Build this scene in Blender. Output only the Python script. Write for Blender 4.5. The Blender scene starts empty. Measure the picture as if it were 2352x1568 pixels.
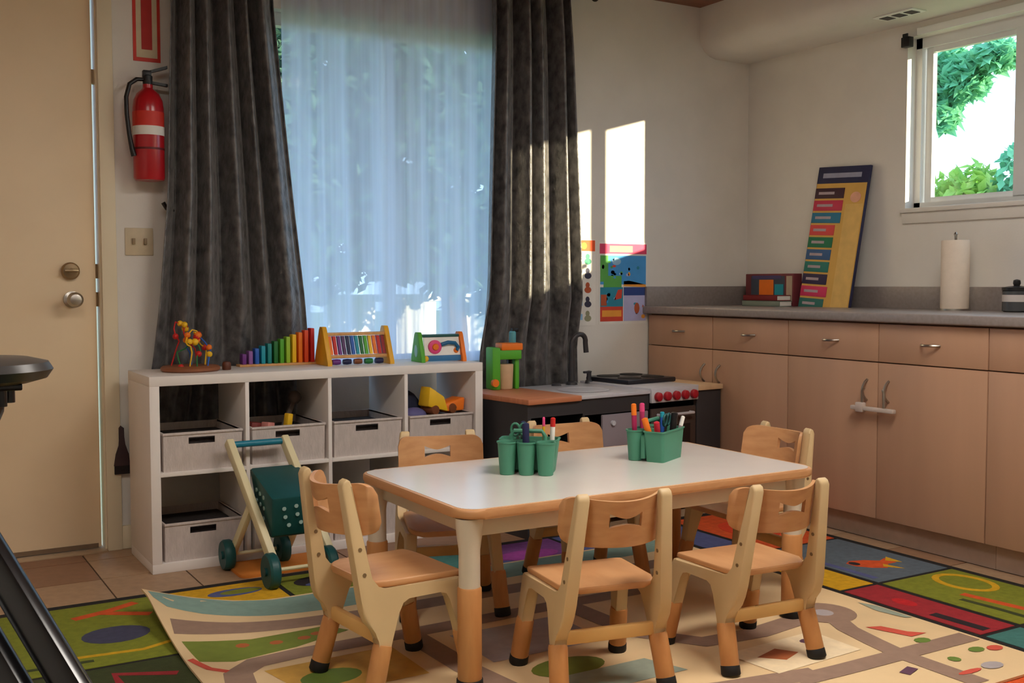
import bpy, bmesh, math, random
from mathutils import Vector, Matrix
random.seed(7)
SC = bpy.context.scene
COL = SC.collection
PI = math.pi

# ------------------------------------------------------------------ camera
CAMH = 1.1302
YAW, PITCH, ROLL, FPX = 0.5388, 0.0544, -0.0014, 2477.7
F = Vector((math.sin(YAW)*math.cos(PITCH), math.cos(YAW)*math.cos(PITCH), -math.sin(PITCH)))
R = Vector((math.cos(YAW), -math.sin(YAW), 0)); U = R.cross(F)
R2 = math.cos(ROLL)*R + math.sin(ROLL)*U; U2 = -math.sin(ROLL)*R + math.cos(ROLL)*U
cam = bpy.data.cameras.new('camera'); cam.sensor_width = 36; cam.lens = 36*FPX/2352
cam.clip_start = 0.05; cam.clip_end = 200
cob = bpy.data.objects.new('camera', cam); COL.objects.link(cob)
cob.matrix_world = Matrix(((R2.x, U2.x, -F.x, 0), (R2.y, U2.y, -F.y, 0), (R2.z, U2.z, -F.z, CAMH), (0, 0, 0, 1)))
SC.camera = cob

# ------------------------------------------------------------------ light
SC.view_settings.view_transform = 'Standard'; SC.view_settings.look = 'None'
SC.view_settings.gamma = 1; SC.view_settings.use_curve_mapping = False
SC.view_settings.exposure = 0.9
W = bpy.data.worlds.new('World'); SC.world = W; W.use_nodes = True
bg = W.node_tree.nodes['Background']
bg.inputs['Color'].default_value = (0.50, 0.72, 1.0, 1); bg.inputs['Strength'].default_value = 1.95
sun = bpy.data.lights.new('sun', 'SUN'); sun.energy = 9.5; sun.color = (1.0, 0.83, 0.55); sun.angle = math.radians(0.6)
so = bpy.data.objects.new('sun', sun); COL.objects.link(so)
so.rotation_euler = Vector((-0.68, 1.0, -0.19)).to_track_quat('-Z', 'Y').to_euler()
so.location = (10, -8, 6)
SC.cycles.max_bounces = 10; SC.cycles.diffuse_bounces = 6; SC.cycles.transparent_max_bounces = 12
SC.cycles.sample_clamp_indirect = 6.0

def portal(name, loc, rot, sx, sy):
    l = bpy.data.lights.new(name, 'AREA'); l.shape = 'RECTANGLE'; l.size = sx; l.size_y = sy
    l.cycles.is_portal = True
    o = bpy.data.objects.new(name, l); COL.objects.link(o); o.location = loc; o.rotation_euler = rot

# ------------------------------------------------------------------ materials
def lin(c): return tuple((x/12.92 if x <= .04045 else ((x+.055)/1.055)**2.4) for x in [v/255 for v in c])
MATS = {}
def mat(name, rgb, rough=.55, var=.08, scale=18., bump=0., bscale=None, metal=0., stretch=(1, 1, 1), spec=.4, rgb2=None, sheen=0., coat=0., detail=4.):
    if name in MATS: return MATS[name]
    m = bpy.data.materials.new(name); m.use_nodes = True; nt = m.node_tree; n = nt.nodes; L = nt.links
    b = n['Principled BSDF']
    tc = n.new('ShaderNodeTexCoord'); mp = n.new('ShaderNodeMapping'); mp.inputs['Scale'].default_value = stretch
    L.new(tc.outputs['Object'], mp.inputs['Vector'])
    no = n.new('ShaderNodeTexNoise'); no.inputs['Scale'].default_value = scale; no.inputs['Detail'].default_value = detail
    L.new(mp.outputs[0], no.inputs['Vector'])
    cr = n.new('ShaderNodeValToRGB'); c = lin(rgb)
    if rgb2: c1, c2 = c, lin(rgb2)
    else: c1 = tuple(x*(1-var) for x in c); c2 = tuple(min(1, x*(1+var)) for x in c)
    cr.color_ramp.elements[0].position = .3; cr.color_ramp.elements[1].position = .7
    cr.color_ramp.elements[0].color = (*c1, 1); cr.color_ramp.elements[1].color = (*c2, 1)
    L.new(no.outputs['Fac'], cr.inputs[0]); L.new(cr.outputs[0], b.inputs['Base Color'])
    b.inputs['Roughness'].default_value = rough; b.inputs['Metallic'].default_value = metal
    b.inputs['Specular IOR Level'].default_value = spec
    if sheen: b.inputs['Sheen Weight'].default_value = sheen
    if coat: b.inputs['Coat Weight'].default_value = coat; b.inputs['Coat Roughness'].default_value = .15
    if bump:
        n2 = n.new('ShaderNodeTexNoise'); n2.inputs['Scale'].default_value = bscale or scale*3; n2.inputs['Detail'].default_value = 3
        L.new(mp.outputs[0], n2.inputs['Vector'])
        bp = n.new('ShaderNodeBump'); bp.inputs['Strength'].default_value = bump; bp.inputs['Distance'].default_value = .01
        L.new(n2.outputs['Fac'], bp.inputs['Height']); L.new(bp.outputs[0], b.inputs['Normal'])
    MATS[name] = m; return m
def glassmat():
    m = bpy.data.materials.new('window_glass'); m.use_nodes = True; nt = m.node_tree; n = nt.nodes; L = nt.links
    n.remove(n['Principled BSDF']); out = n['Material Output']
    t = n.new('ShaderNodeBsdfTransparent'); t.inputs[0].default_value = (.95, .97, .96, 1)
    g = n.new('ShaderNodeBsdfGlossy'); g.inputs['Roughness'].default_value = .02
    mx = n.new('ShaderNodeMixShader'); mx.inputs[0].default_value = .035; L.new(t.outputs[0], mx.inputs[1]); L.new(g.outputs[0], mx.inputs[2])
    L.new(mx.outputs[0], out.inputs[0]); MATS['glass'] = m; return m
def sheermat():
    m = bpy.data.materials.new('sheer_voile'); m.use_nodes = True; nt = m.node_tree; n = nt.nodes; L = nt.links
    n.remove(n['Principled BSDF']); out = n['Material Output']
    t = n.new('ShaderNodeBsdfTransparent'); t.inputs[0].default_value = (1, 1, 1, 1)
    tr = n.new('ShaderNodeBsdfTranslucent'); tr.inputs[0].default_value = (.58, .67, .88, 1)
    d = n.new('ShaderNodeBsdfDiffuse'); d.inputs[0].default_value = (.86, .88, .92, 1)
    a = n.new('ShaderNodeMixShader'); a.inputs[0].default_value = .35; L.new(tr.outputs[0], a.inputs[1]); L.new(d.outputs[0], a.inputs[2])
    tc = n.new('ShaderNodeTexCoord'); mp = n.new('ShaderNodeMapping'); mp.inputs['Scale'].default_value = (7, 1, .15)
    no = n.new('ShaderNodeTexNoise'); no.inputs['Scale'].default_value = 3
    L.new(tc.outputs['Object'], mp.inputs[0]); L.new(mp.outputs[0], no.inputs['Vector'])
    r = n.new('ShaderNodeMapRange'); r.inputs['From Min'].default_value = .3; r.inputs['From Max'].default_value = .7
    r.inputs['To Min'].default_value = .0; r.inputs['To Max'].default_value = .34
    L.new(no.outputs['Fac'], r.inputs[0])
    mx = n.new('ShaderNodeMixShader'); L.new(r.outputs[0], mx.inputs[0]); L.new(a.outputs[0], mx.inputs[1]); L.new(t.outputs[0], mx.inputs[2])
    L.new(mx.outputs[0], out.inputs[0]); MATS['sheer'] = m; return m
def leafmat(name, rgb, rgb2):
    m = mat(name, rgb, rough=.6, rgb2=rgb2, scale=3, detail=2); nt = m.node_tree; n = nt.nodes; L = nt.links
    b = n['Principled BSDF']; tr = n.new('ShaderNodeBsdfTranslucent'); mx = n.new('ShaderNodeMixShader'); mx.inputs[0].default_value = .4
    src = b.inputs['Base Color'].links[0].from_socket; L.new(src, tr.inputs[0])
    L.new(b.outputs[0], mx.inputs[1]); L.new(tr.outputs[0], mx.inputs[2]); L.new(mx.outputs[0], n['Material Output'].inputs[0]); return m

wall_m = mat('wall_paint', (224, 219, 211), .75, .03, 6, .05, 120)
ceil_m = mat('ceiling_boards', (138, 92, 72), .6, .2, 5, stretch=(1, 8, 1))
door_m = mat('door_paint', (234, 210, 174), .5, .03, 4)
trim_m = mat('trim_paint', (226, 212, 182), .5, .03, 5)
white_m = mat('white_frame', (236, 236, 232), .4, .02, 10)
alu_m = mat('window_vinyl', (225, 226, 224), .4, .03, 8)
glass_m = glassmat(); sheer_m = sheermat()
velvet_m = mat('crushed_velvet', (34, 32, 33), .42, spec=.8, rgb2=(108, 104, 103), scale=26, bump=.5, bscale=40, stretch=(1, 1, .8), sheen=.3, detail=8)
kallax_m = mat('white_laminate', (232, 224, 218), .45, .02, 8)
backing_m = mat('grey_backing', (88, 84, 82), .8, .1, 5)
bin_m = mat('pale_plastic_weave', (200, 188, 182), .6, .07, 60, .35, 160, stretch=(1, 1, .35))
cab_m = mat('maple_laminate', (184, 144, 116), .45, .06, 3, stretch=(1, 2.2, .25))
cabin_m = mat('cabinet_shadow_gap', (120, 84, 60), .7)
kick_m = mat('toe_kick', (196, 170, 150), .7)
count_m = mat('grey_laminate_top', (140, 130, 126), .38, .1, 60)
metal_m = mat('brushed_steel', (178, 172, 164), .32, .05, 30, metal=1.)
brass_m = mat('aged_nickel', (150, 128, 100), .3, .05, 30, metal=1.)
black_m = mat('black_plastic', (26, 24, 25), .4, .1, 30)
blackmetal_m = mat('black_steel', (14, 13, 14), .2, .1, 20, spec=.6)
rubber_m = mat('black_rubber', (22, 20, 19), .7)
red_m = mat('red_enamel', (176, 22, 32), .28, .06, 6, coat=.3)
redlab_m = mat('orange_red_label', (206, 52, 38), .5)
paper_m = mat('white_paper', (230, 226, 218), .7, .03, 20)
tan_m = mat('tan_wood_grain', (208, 156, 108), .42, rgb2=(192, 138, 92), scale=5, stretch=(3, 1, 9))
sleeve_m = mat('honey_wood_sleeve', (200, 142, 86), .45, rgb2=(182, 122, 70), scale=6, stretch=(5, 5, 1))
beige_m = mat('beige_plastic', (204, 176, 132), .42, .03, 10)
tabtop_m = mat('white_laminate_table', (240, 232, 224), .2, .02, 6, spec=.6, coat=.6)
apron_m = mat('cream_plastic', (212, 200, 180), .5, .03, 10)
teal_m = mat('green_teal_plastic', (70, 134, 108), .5, .05, 10)
dteal_m = mat('deep_teal_plastic', (22, 78, 78), .45, .08, 12)
bteal_m = mat('blue_teal_handle', (32, 122, 146), .4, .05, 12)
cream_m = mat('cream_cart_plastic', (226, 214, 172), .45, .04, 10)
def cm(name, rgb, rough=.5): return mat(name, rgb, rough, .06, 14)
RED = cm('toy_red', (196, 34, 30)); ORG = cm('toy_orange', (236, 120, 28)); YEL = cm('toy_yellow', (236, 186, 32)); GRN = cm('toy_green', (84, 168, 44))
DGR = cm('toy_dark_green', (30, 110, 52)); BLU = cm('toy_blue', (38, 92, 180)); TEA = cm('toy_teal', (28, 150, 170)); PUR = cm('toy_purple', (108, 48, 130))
NAV = cm('toy_navy', (30, 34, 74)); PNK = cm('toy_pink', (226, 72, 128)); WHT = cm('toy_white', (232, 228, 220)); BRN = cm('toy_brown', (120, 66, 34))
WOOD = mat('plain_toy_wood', (220, 170, 112), .5, rgb2=(200, 146, 90), scale=6, stretch=(6, 1, 1))
char_m = mat('charcoal_board', (52, 50, 52), .5, .1, 8)
charin_m = mat('black_interior', (26, 25, 26), .7, .1, 8)
gdoor_m = mat('grey_lilac_panel', (138, 126, 132), .5, .04, 8)
wtop_m = mat('reddish_worktop', (206, 132, 92), .45, rgb2=(186, 112, 76), scale=5, stretch=(1, 9, 1))
silver_m = mat('silver_panel', (196, 194, 200), .4, .04, 20)

# ------------------------------------------------------------------ mesh helpers
class B:
    def __init__(s): s.bm = bmesh.new()
    def box(s, x0, x1, y0, y1, z0, z1, bev=0., seg=2):
        vs = [s.bm.verts.new(p) for p in ((x0, y0, z0), (x1, y0, z0), (x1, y1, z0), (x0, y1, z0), (x0, y0, z1), (x1, y0, z1), (x1, y1, z1), (x0, y1, z1))]
        fs = [s.bm.faces.new([vs[i] for i in f]) for f in ((3, 2, 1, 0), (4, 5, 6, 7), (0, 1, 5, 4), (1, 2, 6, 5), (2, 3, 7, 6), (3, 0, 4, 7))]
        if bev: bmesh.ops.bevel(s.bm, geom=list({e for f in fs for e in f.edges}), offset=bev, segments=seg, profile=.5, affect='EDGES')
        return s
    def hexa(s, pts, bev=0.):
        vs = [s.bm.verts.new(p) for p in pts]
        fs = [s.bm.faces.new([vs[i] for i in f]) for f in ((3, 2, 1, 0), (4, 5, 6, 7), (0, 1, 5, 4), (1, 2, 6, 5), (2, 3, 7, 6), (3, 0, 4, 7))]
        if bev: bmesh.ops.bevel(s.bm, geom=list({e for f in fs for e in f.edges}), offset=bev, segments=2, profile=.5, affect='EDGES')
        return s
    def prism(s, poly, a0, a1, plane='xy', bev=0., fn=None, seg=2):
        def P(u, v, w):
            p = {'xy': (u, v, w), 'yz': (w, u, v), 'xz': (u, w, v)}[plane]
            return fn(*p) if fn else p
        lo = [s.bm.verts.new(P(u, v, a0)) for u, v in poly]; hi = [s.bm.verts.new(P(u, v, a1)) for u, v in poly]
        n = len(poly); fs = [s.bm.faces.new(lo[::-1]), s.bm.faces.new(hi)]
        for i in range(n): s.bm.faces.new((lo[i], lo[(i+1) % n], hi[(i+1) % n], hi[i]))
        if bev: bmesh.ops.bevel(s.bm, geom=list({e for f in fs for e in f.edges}), offset=bev, segments=seg, profile=.5, affect='EDGES')
        return s
    def tube(s, pts, r, n=10, caps=True):
        pts = [Vector(p) for p in pts]; rs = r if isinstance(r, (list, tuple)) else [r]*len(pts)
        rings = []; up = None
        for i, p in enumerate(pts):
            d = (pts[min(i+1, len(pts)-1)]-pts[max(i-1, 0)]).normalized()
            if up is None: up = d.orthogonal().normalized()
            up = (up-d*up.dot(d)).normalized() if (up-d*up.dot(d)).length > 1e-5 else d.orthogonal().normalized()
            sd = d.cross(up)
            rings.append([s.bm.verts.new(p+(up*math.cos(2*PI*k/n)+sd*math.sin(2*PI*k/n))*rs[i]) for k in range(n)])
        for a, b in zip(rings, rings[1:]):
            for k in range(n): s.bm.faces.new((a[k], a[(k+1) % n], b[(k+1) % n], b[k]))
        if caps: s.bm.faces.new(rings[0][::-1]); s.bm.faces.new(rings[-1])
        return s
    def lathe(s, prof, n=24, c=(0, 0, 0), axis='z'):
        c = Vector(c); rings = []
        for r, z in prof:
            ring = []
            for k in range(n):
                a, b = r*math.cos(2*PI*k/n), r*math.sin(2*PI*k/n)
                ring.append(s.bm.verts.new(c+Vector({'z': (a, b, z), 'x': (z, a, b), 'y': (b, z, a)}[axis])))
            rings.append(ring)
        for a, b in zip(rings, rings[1:]):
            for k in range(n): s.bm.faces.new((a[k], a[(k+1) % n], b[(k+1) % n], b[k]))
        s.bm.faces.new(rings[0][::-1]); s.bm.faces.new(rings[-1]); return s
    def ball(s, c, r, n=12):
        r = r if isinstance(r, (tuple, list)) else (r, r, r)
        bmesh.ops.create_uvsphere(s.bm, u_segments=n, v_segments=max(6, n*2//3), radius=1, matrix=Matrix.Translation(c) @ Matrix.Diagonal((*r, 1)))
        return s
    def ribbon(s, pts, w, z0, z1, closed=False):
        pts = [Vector((p[0], p[1], 0)) for p in pts]; n = len(pts); L = []; Rr = []
        for i, p in enumerate(pts):
            a = pts[(i-1) % n] if (i > 0 or closed) else p; b = pts[(i+1) % n] if (i < n-1 or closed) else p
            d = (b-a).normalized(); nn = Vector((-d.y, d.x, 0))*w/2; L.append(p+nn); Rr.append(p-nn)
        def v(p, z): return s.bm.verts.new((p.x, p.y, z))
        a0 = [v(p, z0) for p in L]; a1 = [v(p, z1) for p in L]; b0 = [v(p, z0) for p in Rr]; b1 = [v(p, z1) for p in Rr]
        for i in range(n if closed else n-1):
            j = (i+1) % n
            s.bm.faces.new((b1[i], b1[j], a1[j], a1[i])); s.bm.faces.new((a1[i], a1[j], a0[j], a0[i])); s.bm.faces.new((b0[i], b0[j], b1[j], b1[i]))
        return s
    def cpanel(s, cols, yf, th):
        # panel built of columns (x, [(z0, a), (b, z1)]); where b > a a hole runs through it
        V = []
        for x, ((z0, a), (b_, z1)) in cols:
            gap = b_-a > 1e-6; zs = [z0, a, b_ if gap else a, z1]
            f = [s.bm.verts.new((x, yf(x, z), z)) for z in zs[:2]]; k = [s.bm.verts.new((x, yf(x, z)+th, z)) for z in zs[:2]]
            if gap: f.append(s.bm.verts.new((x, yf(x, b_), b_))); k.append(s.bm.verts.new((x, yf(x, b_)+th, b_)))
            else: f.append(f[1]); k.append(k[1])
            f.append(s.bm.verts.new((x, yf(x, z1), z1))); k.append(s.bm.verts.new((x, yf(x, z1)+th, z1))); V.append((f, k, gap))
        for (f, k, g), (f2, k2, g2) in zip(V, V[1:]):
            for p in (0, 2): s.bm.faces.new((f[p], f2[p], f2[p+1], f[p+1])); s.bm.faces.new((k[p+1], k2[p+1], k2[p], k[p]))
            s.bm.faces.new((k[0], k2[0], f2[0], f[0])); s.bm.faces.new((f[3], f2[3], k2[3], k[3]))
            if g or g2: s.bm.faces.new((f[1], f2[1], k2[1], k[1])); s.bm.faces.new((k[2], k2[2], f2[2], f[2]))
        for f, k, g in (V[0], V[-1]):
            s.bm.faces.new((f[0], f[1], k[1], k[0])); s.bm.faces.new((f[2], f[3], k[3], k[2]))
        return s
    def mesh(s, name, m, ang=40):
        bmesh.ops.recalc_face_normals(s.bm, faces=s.bm.faces)
        me = bpy.data.meshes.new(name); s.bm.to_mesh(me); s.bm.free()
        me.materials.append(m); me.shade_smooth(); me.set_sharp_from_angle(angle=math.radians(ang)); return me
    def make(s, name, m, parent=None, ang=40):
        o = bpy.data.objects.new(name, s.mesh(name, m, ang)); COL.objects.link(o)
        if parent: o.parent = parent
        return o
def rrect(x0, x1, y0, y1, r, n=6):
    pts = []
    for cx, cy, a in ((x1-r, y1-r, 0), (x0+r, y1-r, 90), (x0+r, y0+r, 180), (x1-r, y0+r, 270)):
        for k in range(n+1):
            t = math.radians(a+90*k/n); pts.append((cx+r*math.cos(t), cy+r*math.sin(t)))
    return pts
def circ(cx, cy, rx, ry=None, n=20, a0=0):
    ry = ry or rx
    return [(cx+rx*math.cos(2*PI*k/n+a0), cy+ry*math.sin(2*PI*k/n+a0)) for k in range(n)]
def tag(o, label, cat, group=None):
    o['label'] = label; o['category'] = cat
    if group: o['group'] = group
    return o
def thing(name, label, cat, loc=(0, 0, 0), rz=0., group=None):
    o = bpy.data.objects.new(name, None); COL.objects.link(o); o.location = loc; o.rotation_euler = (0, 0, rz)
    o.empty_display_size = .05
    return tag(o, label, cat, group)
def struct(o): o['kind'] = 'structure'; return o
def copy_tree(o, parent=None):
    c = o.copy(); COL.objects.link(c)
    if parent: c.parent = parent
    for ch in list(o.children): copy_tree(ch, c)
    return c
def inst(src, name, parent=None, loc=None):
    o = bpy.data.objects.new(name, src.data); COL.objects.link(o)
    if parent: o.parent = parent
    if loc: o.location = loc
    return o

# ------------------------------------------------------------------ room shell
YW, XR, XL, YF, ZC = 4.758, 4.457, -1.5, -1.8, 2.676
TH = .15
def wallpieces(u0, u1, z0, z1, holes):
    us = sorted({u0, u1, *[h[0] for h in holes], *[h[1] for h in holes]}); out = []
    for a, b in zip(us, us[1:]):
        hs = sorted([h for h in holes if h[0] <= a and h[1] >= b], key=lambda h: h[2]); z = z0
        for h in hs:
            if h[2] > z: out.append((a, b, z, h[2]))
            z = h[3]
        if z < z1: out.append((a, b, z, z1))
    return out
DOOR = (-.125, .845, 0, 2.42); WIN1 = (1.42, 2.98, .72, 2.36); WIN2 = (1.95, 3.635, 1.495, 2.335); WIN3 = (-1.5, 1.1, 1.15, 2.335)
b = B()
for a, c, z0, z1 in wallpieces(XL-TH, XR+TH, -.05, 2.75, [DOOR, WIN1]): b.box(a, c, YW, YW+TH, z0, z1)
wall_back = struct(b.make('wall_back', wall_m))
b = B()
for a, c, z0, z1 in wallpieces(YF-TH, YW, -.05, 2.75, [WIN2, WIN3]): b.box(XR, XR+TH, a, c, z0, z1)
wall_right = struct(b.make('wall_right', wall_m))
struct(B().box(XL-TH, XR, YF-TH, YF, -.05, 2.75).make('wall_front', wall_m))
struct(B().box(XL-TH, XL, YF, YW, -.05, 2.75).make('wall_left', wall_m))
struct(B().box(XL-TH, XR+TH, YF-TH, YW+TH, ZC, ZC+.1).make('ceiling', ceil_m))
# soffit over the counter, softened lower edge
prof = [(XR, ZC), (4.085, ZC), (4.085, 2.50), (4.095, 2.465), (4.12, 2.435), (4.155, 2.412), (4.20, 2.40), (XR, 2.40)]
struct(B().prism(prof, YF, YW, 'xz').make('wall_soffit', wall_m, ang=50))
# floor
floor = struct(B().box(XL-TH, XR+TH, YF-TH, YW+TH, -.06, -.004).make('floor', mat('grout', (96, 78, 64), .8, .1, 30)))
tile_ms = [mat('tile_%d' % i, c, .42, .1, 9, .05, 60) for i, c in enumerate([(170, 138, 108), (156, 118, 90), (182, 152, 122), (140, 102, 78), (164, 130, 102)])]
unit = {}
for i, m in enumerate(tile_ms):
    unit[i] = B().box(0, 1, 0, 1, -.0045, 0, .0).mesh('floor_tile', m)
T = .31
def tiles(x0, x1, y0, y1):
    i0 = math.floor((x0-.74)/T); j0 = math.floor((y0-4.30)/T); i = i0
    while .74+i*T < x1:
        j = j0
        while 4.30+j*T < y1:
            a, c = max(x0, .74+i*T+.003), min(x1, .74+(i+1)*T-.003); d, e = max(y0, 4.30+j*T+.003), min(y1, 4.30+(j+1)*T-.003)
            if c-a > .01 and e-d > .01:
                o = bpy.data.objects.new('floor_tile', unit[random.choice([0, 0, 1, 2, 3, 4])]); COL.objects.link(o); o.parent = floor
                o.location = (a, d, 0); o.scale = (c-a, e-d, 1)
            j += 1
        i += 1
tiles(XL, 3.78, 3.68, YW); tiles(3.43, 3.78, .5, 3.68); tiles(XL, -.4, .9, 3.68)
# door
d1 = struct(thing('door_1', 'cream painted exterior door', 'door', (0, 0, 0)))
for k in ('label', 'category'): del d1[k]
B().box(-.1, .828, YW+.03, YW+.075, .012, 2.40, .003).make('door_slab', door_m, d1)
kb = B().lathe([(.034, .03), (.034, .018), (.014, .012), (.014, -.028), (.024, -.034), (.031, -.048), (.031, -.062), (.022, -.074), (.004, -.078)], 24, (.732, YW, 1.063), 'y')
kb.make('door_knob', metal_m, d1)
B().lathe([(.036, .03), (.036, .012), (.030, .004), (.012, .002), (.012, -.006)], 24, (.727, YW, 1.181), 'y').make('deadbolt', brass_m, d1)
B().box(.7, .755, YW-.018, YW-.006, 1.176, 1.186, .002).make('deadbolt_turn', brass_m, d1)
for z in (1.063, 1.181, 1.99): B().box(.815, .838, YW+.042, YW+.062, z-.03, z+.03).make('latch_bolt', brass_m, d1)
B().box(-.1, .815, YW+.024, YW+.03, .012, .03).make('door_sweep', mat('sweep', (120, 98, 76), .6), d1)
# casing and threshold
b = B().box(.845, .905, YW-.018, YW, 0, 2.48, .003).box(-.185, -.125, YW-.018, YW, 0, 2.48, .003).box(-.185, .905, YW-.018, YW, 2.42, 2.48, .003)
struct(b.make('trim_1', trim_m))
struct(B().box(.838, .845, YW, YW+TH, 0, 2.42).box(-.125, -.118, YW, YW+TH, 0, 2.42).box(-.125, .845, YW, YW+TH, 2.413, 2.42).make('trim_2', trim_m))
struct(B().box(-.125, .845, YW-.03, YW+TH, -.003, .008, .002).make('trim_3', mat('threshold', (176, 150, 118), .5)))
# baseboards
struct(B().box(.905, 3.70, YW-.012, YW, 0, .10, .003).make('baseboard_back', trim_m))
struct(B().box(XL, XL+.012, YF, YW, 0, .10).make('baseboard_left', trim_m))
# back window
w1 = struct(bpy.data.objects.new('window_1', None)); COL.objects.link(w1)
fr = B()
x0, x1, _, _ = WIN1[0], WIN1[1], 0, 0; z0, z1 = WIN1[2], WIN1[3]
fr.box(x0, x0+.06, YW+.06, YW+.11, z0, z1).box(x1-.06, x1, YW+.06, YW+.11, z0, z1).box(x0, x1, YW+.06, YW+.11, z0, z0+.06).box(x0, x1, YW+.06, YW+.11, z1-.06, z1)
fr.make('window_frame', alu_m, w1)
B().box(2.17, 2.22, YW+.055, YW+.115, z0+.06, z1-.06, .003).make('mullion', alu_m, w1)
B().box(x0+.06, 2.17, YW+.08, YW+.086, z0+.06, z1-.06).make('pane', glass_m, w1)
B().box(2.22, x1-.06, YW+.08, YW+.086, z0+.06, z1-.06).make('pane', glass_m, w1)
# right window
w2 = struct(bpy.data.objects.new('window_2', None)); COL.objects.link(w2)
y0, y1, z0, z1 = WIN2; XA, XB = XR+.065, XR+.12
fr = B()
fr.box(XA, XB, y1-.035, y1, z0, z1).box(XA, XB, y0, y0+.035, z0, z1).box(XA, XB, y0, y1, z0, z0+.03).box(XA, XB, y0, y1, z1-.05, z1)
fr.make('window_frame', alu_m, w2)
sf = B(); sf.box(XA+.02, XB-.005, y1-.085, y1-.045, z0+.03, z1-.05, .003).box(XA+.02, XB-.005, 3.085, y1-.085, z0+.03, z0+.055).box(XA+.02, XB-.005, 3.085, y1-.085, z1-.075, z1-.05)
sf.make('sash', alu_m, w2)
B().box(XA-.01, XB, 3.02, 3.085, z0+.03, z1-.05, .003).make('mullion', alu_m, w2)
B().box(XA+.035, XA+.04, 3.085, y1-.085, z0+.055, z1-.075).make('pane', glass_m, w2)
B().box(XA+.018, XA+.023, y0+.035, 3.02, z0+.03, z1-.05).make('pane', glass_m, w2)
B().box(XA-.03, XA-.008, 2.90, 3.00, z0+.045, z0+.075, .006).make('window_latch', black_m, w2)
struct(B().box(XR-.028, XR+.065, y0-.05, y1+.012, z0-.022, z0, .003).make('trim_4', wall_m))
struct(B().box(XR-.014, XR, y0-.04, y1+.008, z0-.075, z0-.022, .003).make('trim_5', wall_m))
struct(B().box(XR-.012, XR, y0-.05, y1-.06, z1, z1+.035, .003).make('trim_6', white_m))
tag(B().box(XR-.035, XR, 3.60, 3.65, 2.285, 2.335, .004).box(XR-.035, XR-.03, 3.61, 3.64, 2.335, 2.35).make('blind_bracket', black_m), 'small dark bracket at the upper corner of the sliding window', 'bracket')
# added unseen window, right wall behind the camera; its translucent shade spreads fill light
w3 = struct(bpy.data.objects.new('added_window', None)); COL.objects.link(w3)
a, c, z0, z1 = WIN3
B().box(XA, XB, a, a+.04, z0, z1).box(XA, XB, c-.04, c, z0, z1).box(XA, XB, a, c, z0, z0+.04).box(XA, XB, a, c, z1-.04, z1).make('window_frame', alu_m, w3)
B().box(XA-.01, XB, -.24, -.18, z0+.04, z1-.04).make('mullion', alu_m, w3)
B().box(XA+.03, XA+.035, a+.04, -.24, z0+.04, z1-.04).make('pane', glass_m, w3)
B().box(XA+.03, XA+.035, -.18, c-.04, z0+.04, z1-.04).make('pane', glass_m, w3)
shade_m = bpy.data.materials.new('fill_shade'); shade_m.use_nodes = True; nt = shade_m.node_tree
nt.nodes.remove(nt.nodes['Principled BSDF']); tl = nt.nodes.new('ShaderNodeBsdfTranslucent'); tl.inputs[0].default_value = (.85, .83, .78, 1); nt.links.new(tl.outputs[0], nt.nodes['Material Output'].inputs[0])  # added shade, turns the sunlight into soft fill
tag(B().box(XR+.02, XR+.022, a+.01, c-.01, z0+.01, z1-.01).make('fill_shade', shade_m), 'added translucent shade over the unseen window, spreading sunlight into the room', 'blind')
portal('portal_back', (2.2, YW+.13, 1.54), (-PI/2, 0, 0), 1.5, 1.6)
portal('portal_right', (XR+.13, 2.79, 1.915), (0, PI/2, 0), .84, 1.69)
portal('portal_side', (XR+.13, -.2, 1.74), (0, PI/2, 0), 1.18, 2.6)

# air register under the soffit
t = thing('air_register', 'white slotted air register set in the underside of the soffit', 'vent', (4.245, 3.515, 2.40))
B().box(-.05, .05, -.115, .115, -.006, 0, .002).make('frame', white_m, t)
for k in range(3): B().box(-.03, .03, -.095+k*.07, -.047+k*.07, -.008, -.0055).make('slot', black_m, t)

# fill light panels added on the ceiling, out of view, to brighten the room
def fill_lamp(label, x, y, power):
    t = thing('fill_light_panel', label, 'added fill light', (x, y, ZC), 0, 'added fill panels overhead')
    B().box(-.62, .62, -.32, -.30, -.05, 0).box(-.62, .62, .30, .32, -.05, 0).box(-.62, -.60, -.3, .3, -.05, 0).box(.60, .62, -.3, .3, -.05, 0).make('frame', white_m, t)
    g = bpy.data.materials.new('fill_light_glow'); g.use_nodes = True; p = g.node_tree.nodes['Principled BSDF']
    p.inputs['Base Color'].default_value = (.9, .88, .84, 1); p.inputs['Emission Color'].default_value = (1, .93, .85, 1); p.inputs['Emission Strength'].default_value = power
    B().box(-.60, .60, -.3, .3, -.04, -.03).make('fill_glow', g, t)
fill_lamp('added fill light panel above the left part of the room', .2, 1.5, 8.)
fill_lamp('added fill light panel above the child table', 2.3, 1.7, 12.)

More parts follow.
